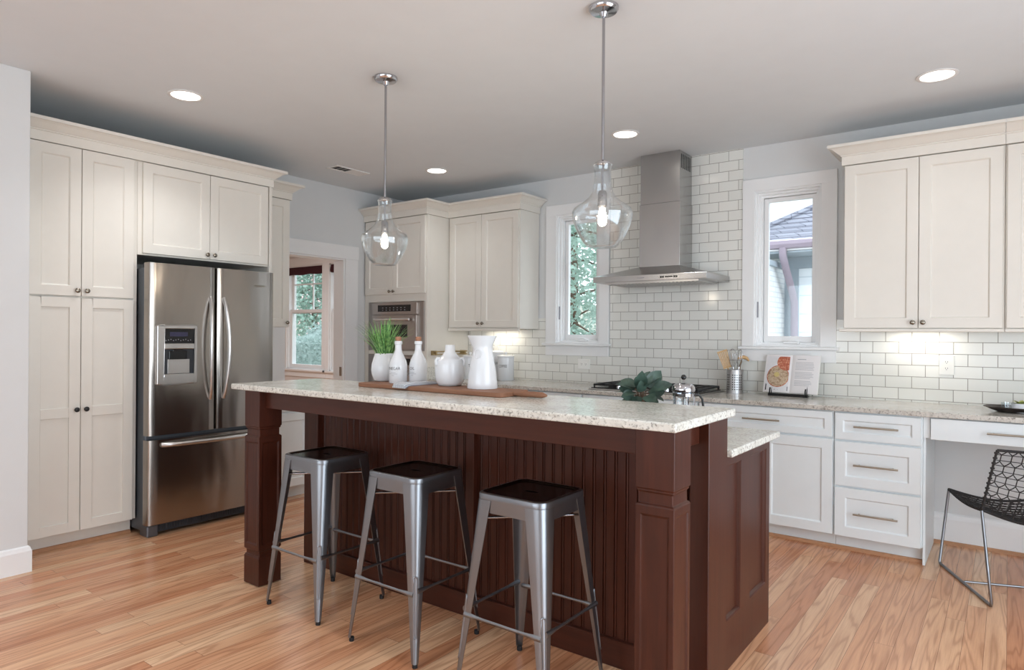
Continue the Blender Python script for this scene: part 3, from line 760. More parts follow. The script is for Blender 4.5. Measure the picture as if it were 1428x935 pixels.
# shoe strips of wood at the floor
mb = MB(); mb.loops([[(x, 4.651-o+.014, h) for o, h in SHOE] for x in (-4.3, -.40)], True, True, True); struct(mb, 'trim_2', 'oak_trim')
mb = MB(); mb.loops([[(-4.725+o-.014, y, h) for o, h in SHOE] for y in (1.37, 2.04)], True, True, True); struct(mb, 'trim_3', 'oak_trim')
mb = MB(); mb.box(-4.430, XR-.002, 4.538, YB-T-.001, .883, .914)
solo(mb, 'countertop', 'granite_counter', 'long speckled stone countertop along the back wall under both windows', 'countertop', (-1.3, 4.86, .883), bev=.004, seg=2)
mb = MB(); mb.box(-4.430, -4.408, 4.545, YB-T-.002, .9145, 1.03); solo(mb, 'side_splash', 'granite', 'short stone side splash against the oven cabinet', 'splash', (-4.42, 4.8, .914), bev=.002)

# ------------------------------------------------------------------ gas cooktop
ck = thing('gas_cooktop', 'black gas cooktop with cast grates under the range hood', 'cooktop', (-2.23, 4.87, .914))
mb = MB(); mb.box(-2.690, -1.775, 4.615, 5.125, .9145, .924); mb.build('steel_plate', 'handle_steel', ck, bev=.003)
mb = MB(); mb.box(-2.675, -1.79, 4.635, 5.11, .9235, .931); mb.build('burner_tray', 'black_plastic', ck, bev=.003)
for i in range(3):
    x0 = -2.66+i*.29; mb = MB()
    for x in (x0, x0+.27): mb.box(x, x+.012, 4.65, 5.10, .945, .960)
    for y in (4.65, 4.76, 4.87, 4.98, 5.088): mb.box(x0, x0+.282, y, y+.012, .945, .960)
    for x in (x0+.09, x0+.18): mb.box(x, x+.012, 4.65, 5.10, .945, .960)
    for x in (x0, x0+.27):
        for y in (4.65, 5.088): mb.box(x, x+.012, y, y+.012, .930, .947)
    mb.build('grate', 'black_iron', ck, bev=.002)
for x, y in ((-2.53, 4.75), (-2.53, 5.0), (-2.24, 4.87), (-1.95, 4.75), (-1.95, 5.0)):
    mb = MB(); mb.lathe([(0, 0), (.045, 0), (.045, .009), (.036, .012), (.036, .016), (0, .017)], (x, y, .9305), 20); mb.build('burner', 'black_iron', ck, smooth=40)
for i in range(5):
    mb = MB(); mb.lathe([(0, 0), (.02, 0), (.018, .022), (0, .023)], (-2.43+i*.10, 4.645, .931), 16); mb.build('knob', 'chrome', ck, smooth=40)

# ------------------------------------------------------------------ the island
isl = thing('kitchen_island', 'dark cherry kitchen island with square turned posts and beadboard front', 'kitchen island', (-2.1, 2.6, 0))
IX0, IX1 = -3.314, -.882
mb = MB(); mb.box(IX0+.01, IX1-.02, 2.46, 2.595, 0, 1.036); mb.build('raised_wall', 'cherry', isl)
mb = MB(); mb.box(IX0, -.9185, 2.60, 3.235, .10, .868); mb.box(IX0+.05, IX1-.07, 2.62, 3.165, 0, .10); mb.build('base_cabinet', 'cherry', isl)
for p, q in ((IX0, -3.191), (-.957, IX1)):
    mb = MB(); mb.box(p, q, 2.40, 2.598, 0, 1.036); mb.build('pilaster', 'cherry', isl, bev=.003)
mb = MB(); mb.box(-2.069, -2.019, 2.405, 2.462, .09, 1.036); mb.build('centre_stile', 'cherry', isl, bev=.002)
mb = MB(); mb.box(-3.19, -.958, 2.408, 2.462, 0, .11); mb.build('base_rail', 'cherry_rail', isl, bev=.003)
mb = MB(); mb.box(-3.19, -.958, 2.412, 2.462, .93, 1.036); mb.build('top_rail', 'cherry_rail', isl, bev=.002)
def beadboard(x0, x1):
    poly = []; p = .0508; n = int((x1-x0)/p)+1; y = 2.430
    pts = [(x0, y)]
    x = x0+.018
    while x < x1-.02:
        pts += [(x, y), (x+.0025, y+.005), (x+.005, y), (x+.008, y-.0022), (x+.011, y), (x+.0135, y+.005), (x+.016, y)]
        x += p
    pts += [(x1, y), (x1, 2.461), (x0, 2.461)]
    mb = MB(); mb.prism(pts, lambda a, b, d: (a, b, d), .11, .93); mb.build('beadboard_panel', 'cherry', isl)
beadboard(-3.19, -2.069); beadboard(-2.019, -.958)
def post(cx, cyy):
    mb = MB(); h = .068
    def sq(r, z): return [(cx-r, cyy-r, z), (cx+r, cyy-r, z), (cx+r, cyy+r, z), (cx-r, cyy+r, z)]
    Z = [(h, .004), (h, .150), (h-.003, .154), (h-.003, .158), (h-.009, .162), (h-.009, .182), (h-.003, .186), (h, .192), (h, .200)]
    mb.loops([sq(r, z) for r, z in Z], True, True, False)
    Z2 = [(h, .780), (h, .788), (h-.003, .793), (h-.009, .797), (h-.009, .832), (h-.004, .836), (h-.004, .842), (h, .848), (h, 1.036)]
    mb.loops([sq(r, z) for r, z in Z2], True, False, True)
    # shaft with a recessed panel on each side
    for F, c0 in ((face_ym(cyy-h), cx), (face_xp(cx+h), cyy), (lambda u, z, w: (u, cyy+h+w, z), cx), (lambda u, z, w: (cx-h-w, u, z), cyy)):
        def R(i, w): return [F(c0-h+i, .200+i, w), F(c0+h-i, .200+i, w), F(c0+h-i, .780-i, w), F(c0-h+i, .780-i, w)]
        mb.loops([R(0, 0), R(.018, 0), R(.021, -.003), R(.026, -.005)], True, False, True)
    mb.build('corner_post', 'cherry', isl, bev=.0015)
post(-3.230, 2.078); post(-.918, 2.073)
mb = MB(); mb.box(-3.162, -.986, 2.045, 2.068, .946, 1.036); mb.build('apron', 'cherry_rail', isl, bev=.002)
for a, b in ((-.945, -.920), (-3.275, -3.25)):
    mb = MB(); mb.box(a, b, 2.147, 2.399, .946, 1.036); mb.build('side_apron', 'cherry_rail', isl, bev=.002)
# panelled end towards the window side
FE = face_xp(-.918)
mb = MB(); E0, E1 = 2.599, 3.237
for p in ((E0, 2.640, 0, .868), (2.822, 2.950, 0, .868), (3.184, E1, 0, .868), (2.640, 2.822, .826, .868), (2.950, 3.184, .826, .868), (2.640, 2.822, 0, .200), (2.950, 3.184, 0, .200)): fbox(mb, FE, *p, 0, .018)
for a, b in ((2.640, 2.822), (2.950, 3.184)):
    def R(i, w): return [FE(a+i, .200+i, w), FE(b-i, .200+i, w), FE(b-i, .826-i, w), FE(a+i, .826-i, w)]
    mb.loops([R(0, .018), R(.006, .015), R(.012, .004)], True, False, True)
mb.build('end_panel', 'cherry', isl)
def slab(name, label, x0, x1, y0, y1, z0, z1):
    mb = MB(); mb.box(x0, x1, y0, y1, z0, z1)
    return solo(mb, name, 'granite', label, 'countertop', ((x0+x1)/2, (y0+y1)/2, z0), bev=.006, seg=3, smooth=30)
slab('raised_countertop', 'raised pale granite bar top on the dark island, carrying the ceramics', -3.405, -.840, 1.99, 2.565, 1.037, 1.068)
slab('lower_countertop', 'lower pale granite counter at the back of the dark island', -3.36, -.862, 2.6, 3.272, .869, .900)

# ------------------------------------------------------------------ bar stools
def rrect(a, r, n=6):
    out = []
    for k_, (sx, sy_) in enumerate(((1, 1), (-1, 1), (-1, -1), (1, -1))):
        for i in range(n+1):
            t = PI/2*k_+PI/2*i/n
            out.append((sx*(a-r)+r*math.cos(t), sy_*(a-r)+r*math.sin(t)))
    return out
def make_stool():
    st = thing('bar_stool', '', 'stool', (0, 0, 0), 'gunmetal bar stools at the island')
    SH = .748
    mb = MB(); Ls = []
    for a, r, z in ((.1545, .045, .676), (.1545, .045, .7235), (.1565, .045, .724), (.1565, .045, .739), (.1545, .044, .7445), (.150, .042, .7475), (.144, .038, SH), (.137, .034, .7465), (.131, .03, .7415), (.08, .02, .7405)):
        Ls.append([(x, y, z) for x, y in rrect(a, r)])
    slot = []
    for x, y in rrect(.08, .02): slot.append((x, y))
    def sl(z, k_=1.0):
        out = []
        for x, y in rrect(.08, .079): out.append((x*.033/.08*k_, y*.010/.08*k_, z))
        return out
    Ls += [sl(.7405), sl(.728)]
    mb.loops(Ls, True, False, False)
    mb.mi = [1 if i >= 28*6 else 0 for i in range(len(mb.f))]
    mb.build('seat', ['gunmetal', 'seat_dark_reflection'], st, smooth=35)
    for sx, sy_ in ((-1, -1), (1, -1), (1, 1), (-1, 1)):
        mb = MB(); outs, ins = [], []
        for i in range(13):
            t = i/12; z = .7225-(.7225-.018)*t
            c = .1562+.0518*t; wd = .078*(1-t)+.021*t; r = .042*(1-t)+.011*t
            if i == 12: wd *= .95
            L = [(c-wd, c)]+[(c-r+r*math.cos(PI/2*(1-q/6)), c-r+r*math.sin(PI/2*(1-q/6))) for q in range(7)]+[(c, c-wd)]
            L2 = [(c-wd, c-.003)]+[(c-r+(r-.003)*math.cos(PI/2*(1-q/6)), c-r+(r-.003)*math.sin(PI/2*(1-q/6))) for q in range(7)]+[(c-.003, c-wd)]
            outs.append([(sx*a, sy_*b, z) for a, b in L]+[(sx*a, sy_*b, z) for a, b in L2[::-1]])
        mb.loops(outs, True, True, True)
        # pressed rib down the lower half of the corner
        # (an outline pressed into the sheet, with a domed foot and head)
        ring = []
        def on_leg(z, d):
            t = (.7225-z)/.7045; c = .1562+.0518*t; r = .042*(1-t)+.011*t; a = d/r
            return (sx*(c-r+r*math.cos(PI/4+a)), sy_*(c-r+r*math.sin(PI/4+a)), z)
        for q in range(9): ring.append(on_leg(.345+.012*math.sin(PI*q/8), .0085*math.cos(PI*q/8)))
        for q in range(1, 10): ring.append(on_leg(.345-.215*q/10, -.0085+.002*q/10))
        for q in range(9): ring.append(on_leg(.130-.012*math.sin(PI*q/8), -.0065*math.cos(PI*q/8)))
        for q in range(1, 10): ring.append(on_leg(.130+.215*q/10, .0065+.002*q/10))
        mb.tube(ring, .0034, 8, closed=True)
        leg = mb.build('leg', 'gunmetal', st, smooth=40)
        mb = MB(); c = .2055
        mb.lathe([(0, 0), (.0105, 0), (.011, .003), (.011, .018), (.0, .019)], (sx*(c-.0115), sy_*(c-.0115), 0), 14); mb.build('rubber_foot', 'rubber', leg, smooth=40)
    # foot rails and the two diagonal rods under the seat
    c = .1562+.0518*((.7225-.285)/.7045)
    for k_, (p, q) in enumerate((((-1, -1), (1, -1)), ((1, -1), (1, 1)), ((1, 1), (-1, 1)), ((-1, 1), (-1, -1)))):
        z = .285 if k_ % 2 == 0 else .30
        a = Vector((p[0]*(c-.012), p[1]*(c-.012), z)); b = Vector((q[0]*(c-.012), q[1]*(c-.012), z)); n = 12
        mb = MB(); pts = [a.lerp(b, i/n) for i in range(n+1)]
        dd = (b-a).normalized(); off = Vector((p[0]+q[0], p[1]+q[1], 0)).normalized()*.010
        pts = [x+off for x in pts]
        mb.tube(pts, [.011, .0105, .0075]+[.0062]*7+[.0075, .0105, .011], 8, sq=(.75, 1)); mb.build('foot_rail', 'gunmetal', st, smooth=50)
    for s in (1, -1):
        mb = MB(); mb.tube([(-.150, -.150*s, .640+.006*s), (.150, .150*s, .640+.006*s)], .0055, 8); mb.build('brace_rod', 'rod_steel', st, smooth=50)
    return st
stool = make_stool()
for i, (x, y, lab) in enumerate(((-2.738, 2.118, 'gunmetal bar stool beside the left island post'), (-2.102, 2.108, 'middle one of the three gunmetal bar stools'), (-1.470, 2.100, 'gunmetal bar stool nearest the right island post'))):
    o = stool if i == 0 else copy_tree(stool)
    o.location = (x, y, 0); o['label'] = lab

# ------------------------------------------------------------------ pendants, recessed lights, vent
def make_pendant():
    p = thing('pendant_light', '', 'pendant light', (0, 0, 0), 'clear glass pendants over the island')
    mb = MB(); mb.lathe([(0, 0), (.066, 0), (.066, -.012), (.058, -.022), (.02, -.027), (.012, -.045), (.0, -.046)], (0, 0, 2.80), 32); mb.build('ceiling_canopy', 'chrome', p, smooth=40)
    mb = MB(); mb.tube([(0, 0, 2.76), (0, 0, 2.12)], .0065, 10); mb.tube([(0, 0, 2.12), (0, 0, 1.98)], .004, 8); mb.build('rod', 'rod_steel', p, smooth=50)
    mb = MB(); mb.lathe([(.0, 2.118), (.022, 2.118), (.036, 2.108), (.037, 2.10), (.03, 2.096), (0, 2.094)], (0, 0, 0), 28); mb.build('neck_cap', 'chrome', p, smooth=40)
    mb = MB(); mb.lathe([(0, 1.985), (.014, 1.985), (.020, 1.975), (.021, 1.918), (.014, 1.91), (0, 1.91)], (0, 0, 0), 20); mb.build('socket', 'rod_steel', p, smooth=40)
    mb = MB(); mb.lathe([(0, 1.912), (.012, 1.91), (.014, 1.897), (.019, 1.872), (.0205, 1.855), (.018, 1.84), (.010, 1.831), (0, 1.829)], (0, 0, 0), 20); mb.build('bulb', 'bulb', p, smooth=60)
    prof = [(.040, 2.104), (.043, 2.100), (.040, 2.094), (.0375, 2.07), (.038, 2.03), (.041, 2.005), (.0475, 1.98), (.062, 1.955), (.084, 1.935), (.107, 1.920), (.125, 1.907), (.1325, 1.893), (.1335, 1.878), (.130, 1.855), (.121, 1.825), (.106, 1.792), (.088, 1.762), (.070, 1.742), (.060, 1.735), (.0, 1.733)]
    mb = MB(); mb.lathe(prof+[(max(0, r_-.0035), z_+(.0035 if z_ < 1.87 else 0)) for r_, z_ in prof[::-1]], (0, 0, 0), 48); mb.build('glass_shade', 'lamp_glass', p, smooth=60)
    return p
pd = make_pendant()
for i, (x, y, lab) in enumerate(((-2.838, 2.583, 'clear glass pendant over the ceramics end of the island'), (-1.446, 2.595, 'larger looking clear glass pendant hanging in front of the hood wall'))):
    o = pd if i == 0 else copy_tree(pd); o.location = (x, y, 0); o['label'] = lab
    l = bpy.data.lights.new('pendant_bulb_light', 'POINT'); l.energy = 5; l.color = (1, .84, .66); l.shadow_soft_size = .03
    lo = bpy.data.objects.new('pendant_bulb_light', l); C.objects.link(lo); lo.location = (x, y, 1.80)
CANS = [(-4.052, 2.06, 'recessed ceiling light above the refrigerator and pantry'), (-4.082, 4.324, 'recessed ceiling light in front of the oven corner cabinets'), (-2.226, 4.324, 'recessed ceiling light in front of the range hood'), (-.327, 4.352, 'recessed ceiling light above the desk end of the counter')]
for x, y, lab in CANS:
    t = thing('recessed_light', lab, 'ceiling light', (x, y, ZC), 'recessed ceiling lights')
    mb = MB(); mb.lathe([(.100, 0), (.102, -.004), (.096, -.007), (.084, -.006), (.080, -.001)], (x, y, ZC), 36); mb.build('trim_ring', 'can_trim', t, smooth=40)
    mb = MB(); mb.lathe([(.081, -.0025), (.04, -.004), (0, -.0045)], (x, y, ZC), 36); mb.build('lens', 'can_lamp', t, smooth=40)
for x, y in [(c[0], c[1]) for c in CANS]+[(-2.2, .9), (-.33, 2.06), (-.4, -.8), (-2.4, -1.0)]:
    l = bpy.data.lights.new('downlight', 'SPOT'); l.energy = (7 if x > -1 else 13) if y > 4 else (9 if x > -1 else 42); l.color = (.97, .985, 1.0); l.spot_size = math.radians(125); l.spot_blend = .8; l.shadow_soft_size = .08
    lo = bpy.data.objects.new('downlight', l); C.objects.link(lo); lo.location = (x, y, ZC-.02)
vt = thing('ceiling_vent', 'white ceiling vent grille above the left doorway', 'vent', (-4.72, 3.85, ZC))
def vrect(mb, x0, x1, y0, y1, z0, z1, mi=0): mb.box(x0, x1, y0, y1, z0, z1, mi)
VX, VY = -4.72, 3.86
mb = MB()
for a, b, c_, d in ((-.075, .075, -.185, -.165), (-.075, .075, .165, .185), (-.075, -.058, -.165, .165), (.058, .075, -.165, .165)): mb.box(VX+a, VX+b, VY+c_, VY+d, ZC-.008, ZC)
mb.build('frame', 'can_trim', vt, bev=.002)
mb = MB(); mb.box(VX-.058, VX+.058, VY-.165, VY+.165, ZC-.0015, ZC-.0005); mb.build('duct', 'vent_dark', vt)
mb = MB()
for i in range(3): mb.box(VX-.058, VX+.058, VY-.145+i*.05, VY-.1425+i*.05, ZC-.004, ZC-.002)
for i in range(8): mb.box(VX-.058, VX+.058, VY+.004+i*.0205, VY+.021+i*.0205, ZC-.007, ZC-.002)
mb.build('louver', 'can_trim', vt)

# ------------------------------------------------------------------ outlets
def outlet(u, z, horiz, label):
    F = face_ym(YB-T-.0005); t = thing('power_outlet', label, 'outlet', (u, YB-T, z), 'power outlets on the tile')
    w, h = (.063, .045) if horiz else (.042, .062)
    mb = MB(); fbox(mb, F, u-w, u+w, z-h, z+h, 0, .006); p = mb.build('cover_plate', 'plate_white', t, bev=.002)
    for s in (-1, 1):
        cu, cz = (u+s*.021, z) if horiz else (u, z+s*.021)
        mb = MB(); L = []
        for w_ in (.006, .0085): L.append([F(cu+.0165*math.cos(a*PI/12), cz+.0145*math.sin(a*PI/12), w_) for a in range(24)])
        mb.loops(L, True, False, True); r = mb.build('receptacle', 'plate_white', t, smooth=40)
        mb = MB()
        for du, dz in ((-.006, .003), (.006, .003)): fbox(mb, F, cu+du-.001, cu+du+.001, cz+dz-.005, cz+dz+.004, .0085, .0088)
        fbox(mb, F, cu-.002, cu+.002, cz-.009, cz-.005, .0085, .0088); mb.build('slot', 'ink', r)
outlet(-.325, 1.165, False, 'white duplex outlet on the tile right of the right window')
outlet(-3.06, 1.085, True, 'white horizontal outlet on the tile under the left window')

# ------------------------------------------------------------------ ceramics on the raised top
TZ = 1.0685
bd = thing('cutting_board', 'long reddish wooden serving board with a handle on the island top', 'serving board', (-2.25, 2.4, TZ))
mb = MB(); bx0, bx1, by0, by1 = -2.735, -1.775, 2.295, 2.525
poly = []
def corner(cx, cyy, r, a0): return [(cx+r*math.cos(math.radians(a0+15*i)), cyy+r*math.sin(math.radians(a0+15*i))) for i in range(7)]
r = .035
poly = corner(bx1-r, by1-r, r, 0)+corner(bx0+r, by1-r, r, 90)+corner(bx0+r, by0+r, r, 180)+corner(bx1-r, by0+r, r, 270)
mb.prism(poly, lambda a, b, d: (a, b, TZ+d), 0, .021); mb.build('board', 'board_wood', bd, bev=.004, seg=2)
mb = MB(); hy = 2.395
pts = [(bx1-.02, hy, TZ+.0125), (bx1+.012, hy, TZ+.0125), (bx1+.04, hy, TZ+.0135), (bx1+.10, hy, TZ+.0145), (bx1+.15, hy, TZ+.0145), (bx1+.172, hy, TZ+.0135)]
mb.tube(pts, [.010, .010, .0125, .014, .0135, .006], 14, sq=(1.35, .95)); mb.build('handle', 'board_wood', bd, smooth=60)
BZ = TZ+.0212
def pot_grass(x, y):
    t = thing('potted_grass', 'green grass plant in a round white pot on the wooden board', 'plant', (x, y, BZ))
    mb = MB(); mb.lathe([(0, 0), (.046, 0), (.054, .006), (.066, .035), (.071, .060), (.068, .090), (.058, .125), (.050, .150), (.0475, .150), (.054, .125), (.055, .12), (0, .12)], (x, y, BZ), 40); mb.build('pot', 'ceramic', t, smooth=50)
    mb = MB(); rg = random.Random(3)
    for i in range(230):
        a = rg.uniform(0, 2*PI); rr = .040*math.sqrt(rg.random()); bx, by = x+rr*math.cos(a), y+rr*math.sin(a)
        L = rg.uniform(.12, .235); lean = rg.uniform(.05, .62)*(.4+rr/.05); a2 = a+rg.uniform(-.5, .5); w = rg.uniform(.0024, .0042)
        s = Vector((-math.sin(a2), math.cos(a2), 0))*w; P = []
        for k_ in range(5):
            q = k_/4; th = lean*(.35+1.0*q); P.append(Vector((bx, by, BZ+.118))+Vector((math.cos(a2)*L*q*math.sin(th), math.sin(a2)*L*q*math.sin(th), L*q*math.cos(th*.9))))
        vs = []
        for k_, p in enumerate(P):
            ww = (1, 1, .85, .6, .12)[k_]; vs += [p-s*ww, p+s*ww]
        mb.add(vs, [(2*k_, 2*k_+1, 2*k_+3, 2*k_+2) for k_ in range(4)])
    mb.build('grass_blades', 'grass_blade', t)
pot_grass(-2.715, 2.475)
BOTTLE = [(0, 0), (.044, 0), (.047, .004), (.047, .085), (.046, .098), (.040, .120), (.028, .145), (.020, .160), (.0175, .172), (.0165, .195), (.0165, .200), (.0205, .203), (.0205, .216), (.018, .219), (.013, .219), (.013, .20), (0, .20)]
def bottle(x, y, txt, label, ang, sub):
    t = thing('ceramic_bottle', label, 'bottle', (x, y, BZ), 'white cruet bottles')
    mb = MB(); mb.lathe(BOTTLE, (x, y, BZ), 36); mb.build('body', 'ceramic', t, smooth=50)
    mb = MB(); mb.lathe([(0, .20), (.0125, .20), (.0135, .219), (.015, .222), (.0155, .241), (0, .242)], (x, y, BZ), 18); mb.build('cork', 'cork', t, smooth=40)
    mb = MB(); wrap_text(mb, txt, .021, (x, y), .047, BZ+.070, ang, .92)
    mb.build('lettering', 'ink', t)
    mb = MB()
    for dz, w in ((.055, .03), (.048, .05), (.040, .016)):
        for i in range(6):
            a0, a1 = ang+(-w/2+w*i/6)/.047, ang+(-w/2+w*(i+1)/6)/.047; R_ = .0476
            mb.add([(x+R_*math.cos(a), y+R_*math.sin(a), BZ+dz+h) for a, h in ((a0, 0), (a1, 0), (a1, .0016), (a0, .0016))], [(0, 1, 2, 3)])
    mb.build('small_print', 'ink_pale', t)
def toward(x, y, off=0): return math.atan2(-y, -x)+off
bottle(-2.549, 2.42, 'VINEGAR', 'white bottle lettered VINEGAR in front of the potted grass', toward(-2.549, 2.42, -.62), True)
bottle(-2.483, 2.50, 'OIL', 'white bottle lettered OIL standing right of the vinegar bottle', toward(-2.483, 2.50, -.75), True)
# jug with two lugs
jx, jy = -2.228, 2.465
t = thing('ceramic_jug', 'round shouldered white ceramic jug with small ear lugs, left of the pitcher', 'jug', (jx, jy, BZ))
mb = MB(); mb.lathe([(0, 0), (.048, 0), (.058, .004), (.067, .018), (.073, .045), (.0745, .075), (.073, .105), (.070, .124), (.066, .131), (.054, .138), (.040, .150), (.030, .162), (.0255, .172), (.024, .196), (.0235, .203), (.020, .203), (.020, .165), (0, .16)], (jx, jy, BZ), 44); mb.build('body', 'ceramic', t, smooth=50)
vd = Vector((-sy, cy, 0)); rd = Vector((cy, sy, 0))
LD = {-1: (rd*-.85-vd*.52).normalized(), 1: (rd*.95-vd*.3).normalized()}
for s in (-1, 1):
    mb = MB(); c0 = Vector((jx, jy, BZ))
    pts = [c0+LD[s]*.056+Vector((0, 0, .136)), c0+LD[s]*.069+Vector((0, 0, .137)), c0+LD[s]*.0775+Vector((0, 0, .126)), c0+LD[s]*.0765+Vector((0, 0, .110)), c0+LD[s]*.070+Vector((0, 0, .103))]
    mb.tube(pts, [.006, .007, .007, .007, .006], 10); mb.build('lug', 'ceramic', t, smooth=60)
px_, py_ = -2.006, 2.45
t = thing('ceramic_pitcher', 'tall white flared ceramic pitcher at the handle end of the board', 'pitcher', (px_, py_, BZ))
prof = [(0, 0), (.0745, 0), (.0765, .004), (.074, .03), (.067, .085), (.058, .135), (.051, .172), (.0485, .192), (.050, .205), (.058, .225), (.067, .244), (.0695, .250), (.0665, .250), (.055, .224), (.045, .195), (.045, .15), (0, .14)]
mb = MB(); Ls = []
for r_, h in prof:
    L = []
    for j in range(44):
        a = 2*PI*j/44; rr = r_*.95
        if h > .2 and r_ > .04: rr = r_*(.97+.10*max(0, math.cos(a-math.atan2(rd.y, rd.x)+PI))**4)
        L.append((px_+rr*math.cos(a), py_+rr*math.sin(a), BZ+h))
    Ls.append(L)
mb.loops(Ls); mb.build('body', 'ceramic', t, smooth=50)
mb = MB(); hd_ = vd; c0 = Vector((px_, py_, BZ))
pts = [c0+hd_*.046+Vector((0, 0, .205)), c0+hd_*.062+Vector((0, 0, .200)), c0+hd_*.070+Vector((0, 0, .165)), c0+hd_*.076+Vector((0, 0, .11)), c0+hd_*.074+Vector((0, 0, .075)), c0+hd_*.066+Vector((0, 0, .07))]
mb.tube(pts, .007, 10); mb.build('handle', 'ceramic', t, smooth=60)
mb = MB(); a0 = toward(px_, py_, -.45); c1 = Vector((px_+.0535*math.cos(a0), py_+.0535*math.sin(a0), BZ+.165)); tx = Vector((-math.sin(a0), math.cos(a0), 0))
mb.tube([c1+tx*(.018*math.cos(q*PI/10))+Vector((0, 0, .021*math.sin(q*PI/10))) for q in range(20)], .0018, 6, closed=True); mb.build('raised_medallion', 'ceramic', t, smooth=60)
# folded napkin lying over the board edge
mb = MB(); na, nb2 = Vector((-2.398, 2.280, BZ)), Vector((-2.375, 2.510, BZ)); nt_ = (nb2-na).normalized(); ns_ = Vector((nt_.y, -nt_.x, 0))
for layer in range(3):
    Ls = []; z0_, z1_ = layer*.0058+.0006, layer*.0058+.0056
    for i in range(13):
        q = i/12; p = na.lerp(nb2, q); wl = -.050+.016*q+.004*layer; wr = .052-.022*q-.006*layer; k_ = 1-.35*q
        wv_ = .0016*math.sin(q*7+layer*1.3)
        p = p-Vector((0, 0, .011*max(0, (.15-q)/.15)**1.4)); L = []
        for a_ in range(9): L.append(p+ns_*(wl+(wr-wl)*a_/8)+Vector((0, 0, (z1_+wv_*math.sin(PI*a_/8)+.0016*math.sin(a_*1.9+layer+q*3))*k_)))
        for a_ in range(8, -1, -1): L.append(p+ns_*(wl+(wr-wl)*a_/8)+Vector((0, 0, z0_*k_)))
        Ls.append(L)
    mb.loops(Ls, True, True, True)
solo(mb, 'folded_napkin', 'napkin_cloth', 'folded grey striped napkin on the board in front of the oil bottle', 'napkin', (-2.38, 2.38, BZ), smooth=60)

# ------------------------------------------------------------------ on the lower island counter
LZ = .9005
ex, ey = -1.415, 2.93
t = thing('eucalyptus_plant', 'dark green broad-leaved plant behind the island bar top beside the coffee press', 'plant', (ex, ey, LZ))
mb = MB(); mb.lathe([(0, 0), (.05, 0), (.056, .01), (.060, .09), (.056, .09), (.052, .08), (0, .08)], (ex, ey, LZ), 28); mb.build('pot', 'ceramic', t, smooth=50)
rg = random.Random(11); mb = MB(); stems = MB()
def leaf(mb, p, d, up, L, w):
    d = d.normalized(); s = d.cross(up).normalized(); nn = s.cross(d).normalized(); rows = []
    for i in range(7):
        q = i/6; ww = w*math.sin(PI*min(1, .06+q*.97))**.7*(1 if q < .97 else .2)
        c_ = p+d*(L*q)-nn*(L*.25*q*q)
        rows.append([c_-s*ww+nn*ww*.22, c_, c_+s*ww+nn*ww*.22])
    vs = [x for R_ in rows for x in R_]; fs = []
    for i in range(6):
        for j in range(2): fs.append((3*i+j, 3*i+j+1, 3*i+j+4, 3*i+j+3))
    mb.add(vs, fs)
for k_ in range(30):
    u_ = (k_+.5)/30; el = math.asin(1-1.75*u_); a = k_*2.399963; R_ = .035+.03*rg.random()
    dr_ = Vector((math.cos(a)*math.cos(el), math.sin(a)*math.cos(el), math.sin(el)*.8))
    c_ = Vector((ex, ey, LZ+.165)); p = c_+Vector((dr_.x*R_*1.1, dr_.y*R_, dr_.z*R_*1.1))
    stems.tube([Vector((ex+dr_.x*.015, ey+dr_.y*.015, LZ+.078)), c_.lerp(p, .4), p], .0024, 6)
    side = Vector((rg.uniform(-.5, .5), rg.uniform(-.5, .5), rg.uniform(-.2, .4)))
    leaf(mb, p, dr_+side*.8, Vector((dr_.x*.3-.2*vd.x, dr_.y*.3-.2*vd.y, 1)) if k_ % 2 else -vd+Vector((0, 0, .35)), rg.uniform(.062, .095), rg.uniform(.021, .033))
leaf(mb, Vector((ex, ey, LZ+.20))+rd*.03, rd*.55+Vector((0, 0, .62)), -vd+Vector((0, 0, .2)), .105, .036)
leaf(mb, Vector((ex, ey, LZ+.20))-rd*.01, rd*-.8+Vector((0, 0, .35)), -vd*.6+Vector((0, 0, .7)), .090, .026)
mb.build('foliage', 'eucalyptus', t, smooth=60); stems.build('stem', 'bark', t)
fx, fy = -1.215, 2.965
t = thing('french_press', 'glass and chrome french press coffee maker with black handle', 'coffee press', (fx, fy, LZ))
mb = MB(); mb.lathe([(.047, .012), (.048, .02), (.048, .19), (.050, .196)], (fx, fy, LZ), 36, cap0=True); mb.build('glass_beaker', 'cup_glass', t, smooth=60)
mb = MB(); mb.lathe([(0, 0), (.052, 0), (.052, .012), (.0495, .014), (.0495, .03), (0, .03)], (fx, fy, LZ), 36)
mb.lathe([(.0492, .165), (.0512, .165), (.0512, .178), (.0492, .178)], (fx, fy, LZ), 36)
for a in range(5):
    aa = a*2*PI/5+.5
    mb.tube([(fx+.0505*math.cos(aa), fy+.0505*math.sin(aa), LZ+.01), (fx+.0505*math.cos(aa), fy+.0505*math.sin(aa), LZ+.17)], .0028, 6)
mb.build('chrome_frame', 'chrome', t, smooth=40)
mb = MB(); mb.lathe([(.0525, .188), (.0535, .195), (.052, .203), (.048, .213), (.036, .222), (.012, .226), (0, .2265)], (fx, fy, LZ), 36); mb.build('lid', 'chrome', t, smooth=50)
mb = MB(); mb.tube([(fx, fy, LZ+.224), (fx, fy, LZ+.245)], .003, 8); mb.tube([(fx, fy, LZ+.08), (fx, fy, LZ+.20)], .0025, 8); mb.lathe([(0, .078), (.046, .078), (.046, .083), (0, .083)], (fx, fy, LZ), 30); mb.build('plunger', 'chrome', t, smooth=40)
mb = MB(); mb.lathe([(0, -.0125)]+[(.0125*math.cos(q*PI/10), .0125*math.sin(q*PI/10)) for q in range(-4, 5)]+[(0, .0125)], (fx, fy, LZ+.252), 20); mb.build('knob', 'black_plastic', t, smooth=60)
mb = MB(); c0 = Vector((fx, fy, LZ)); hh = rd
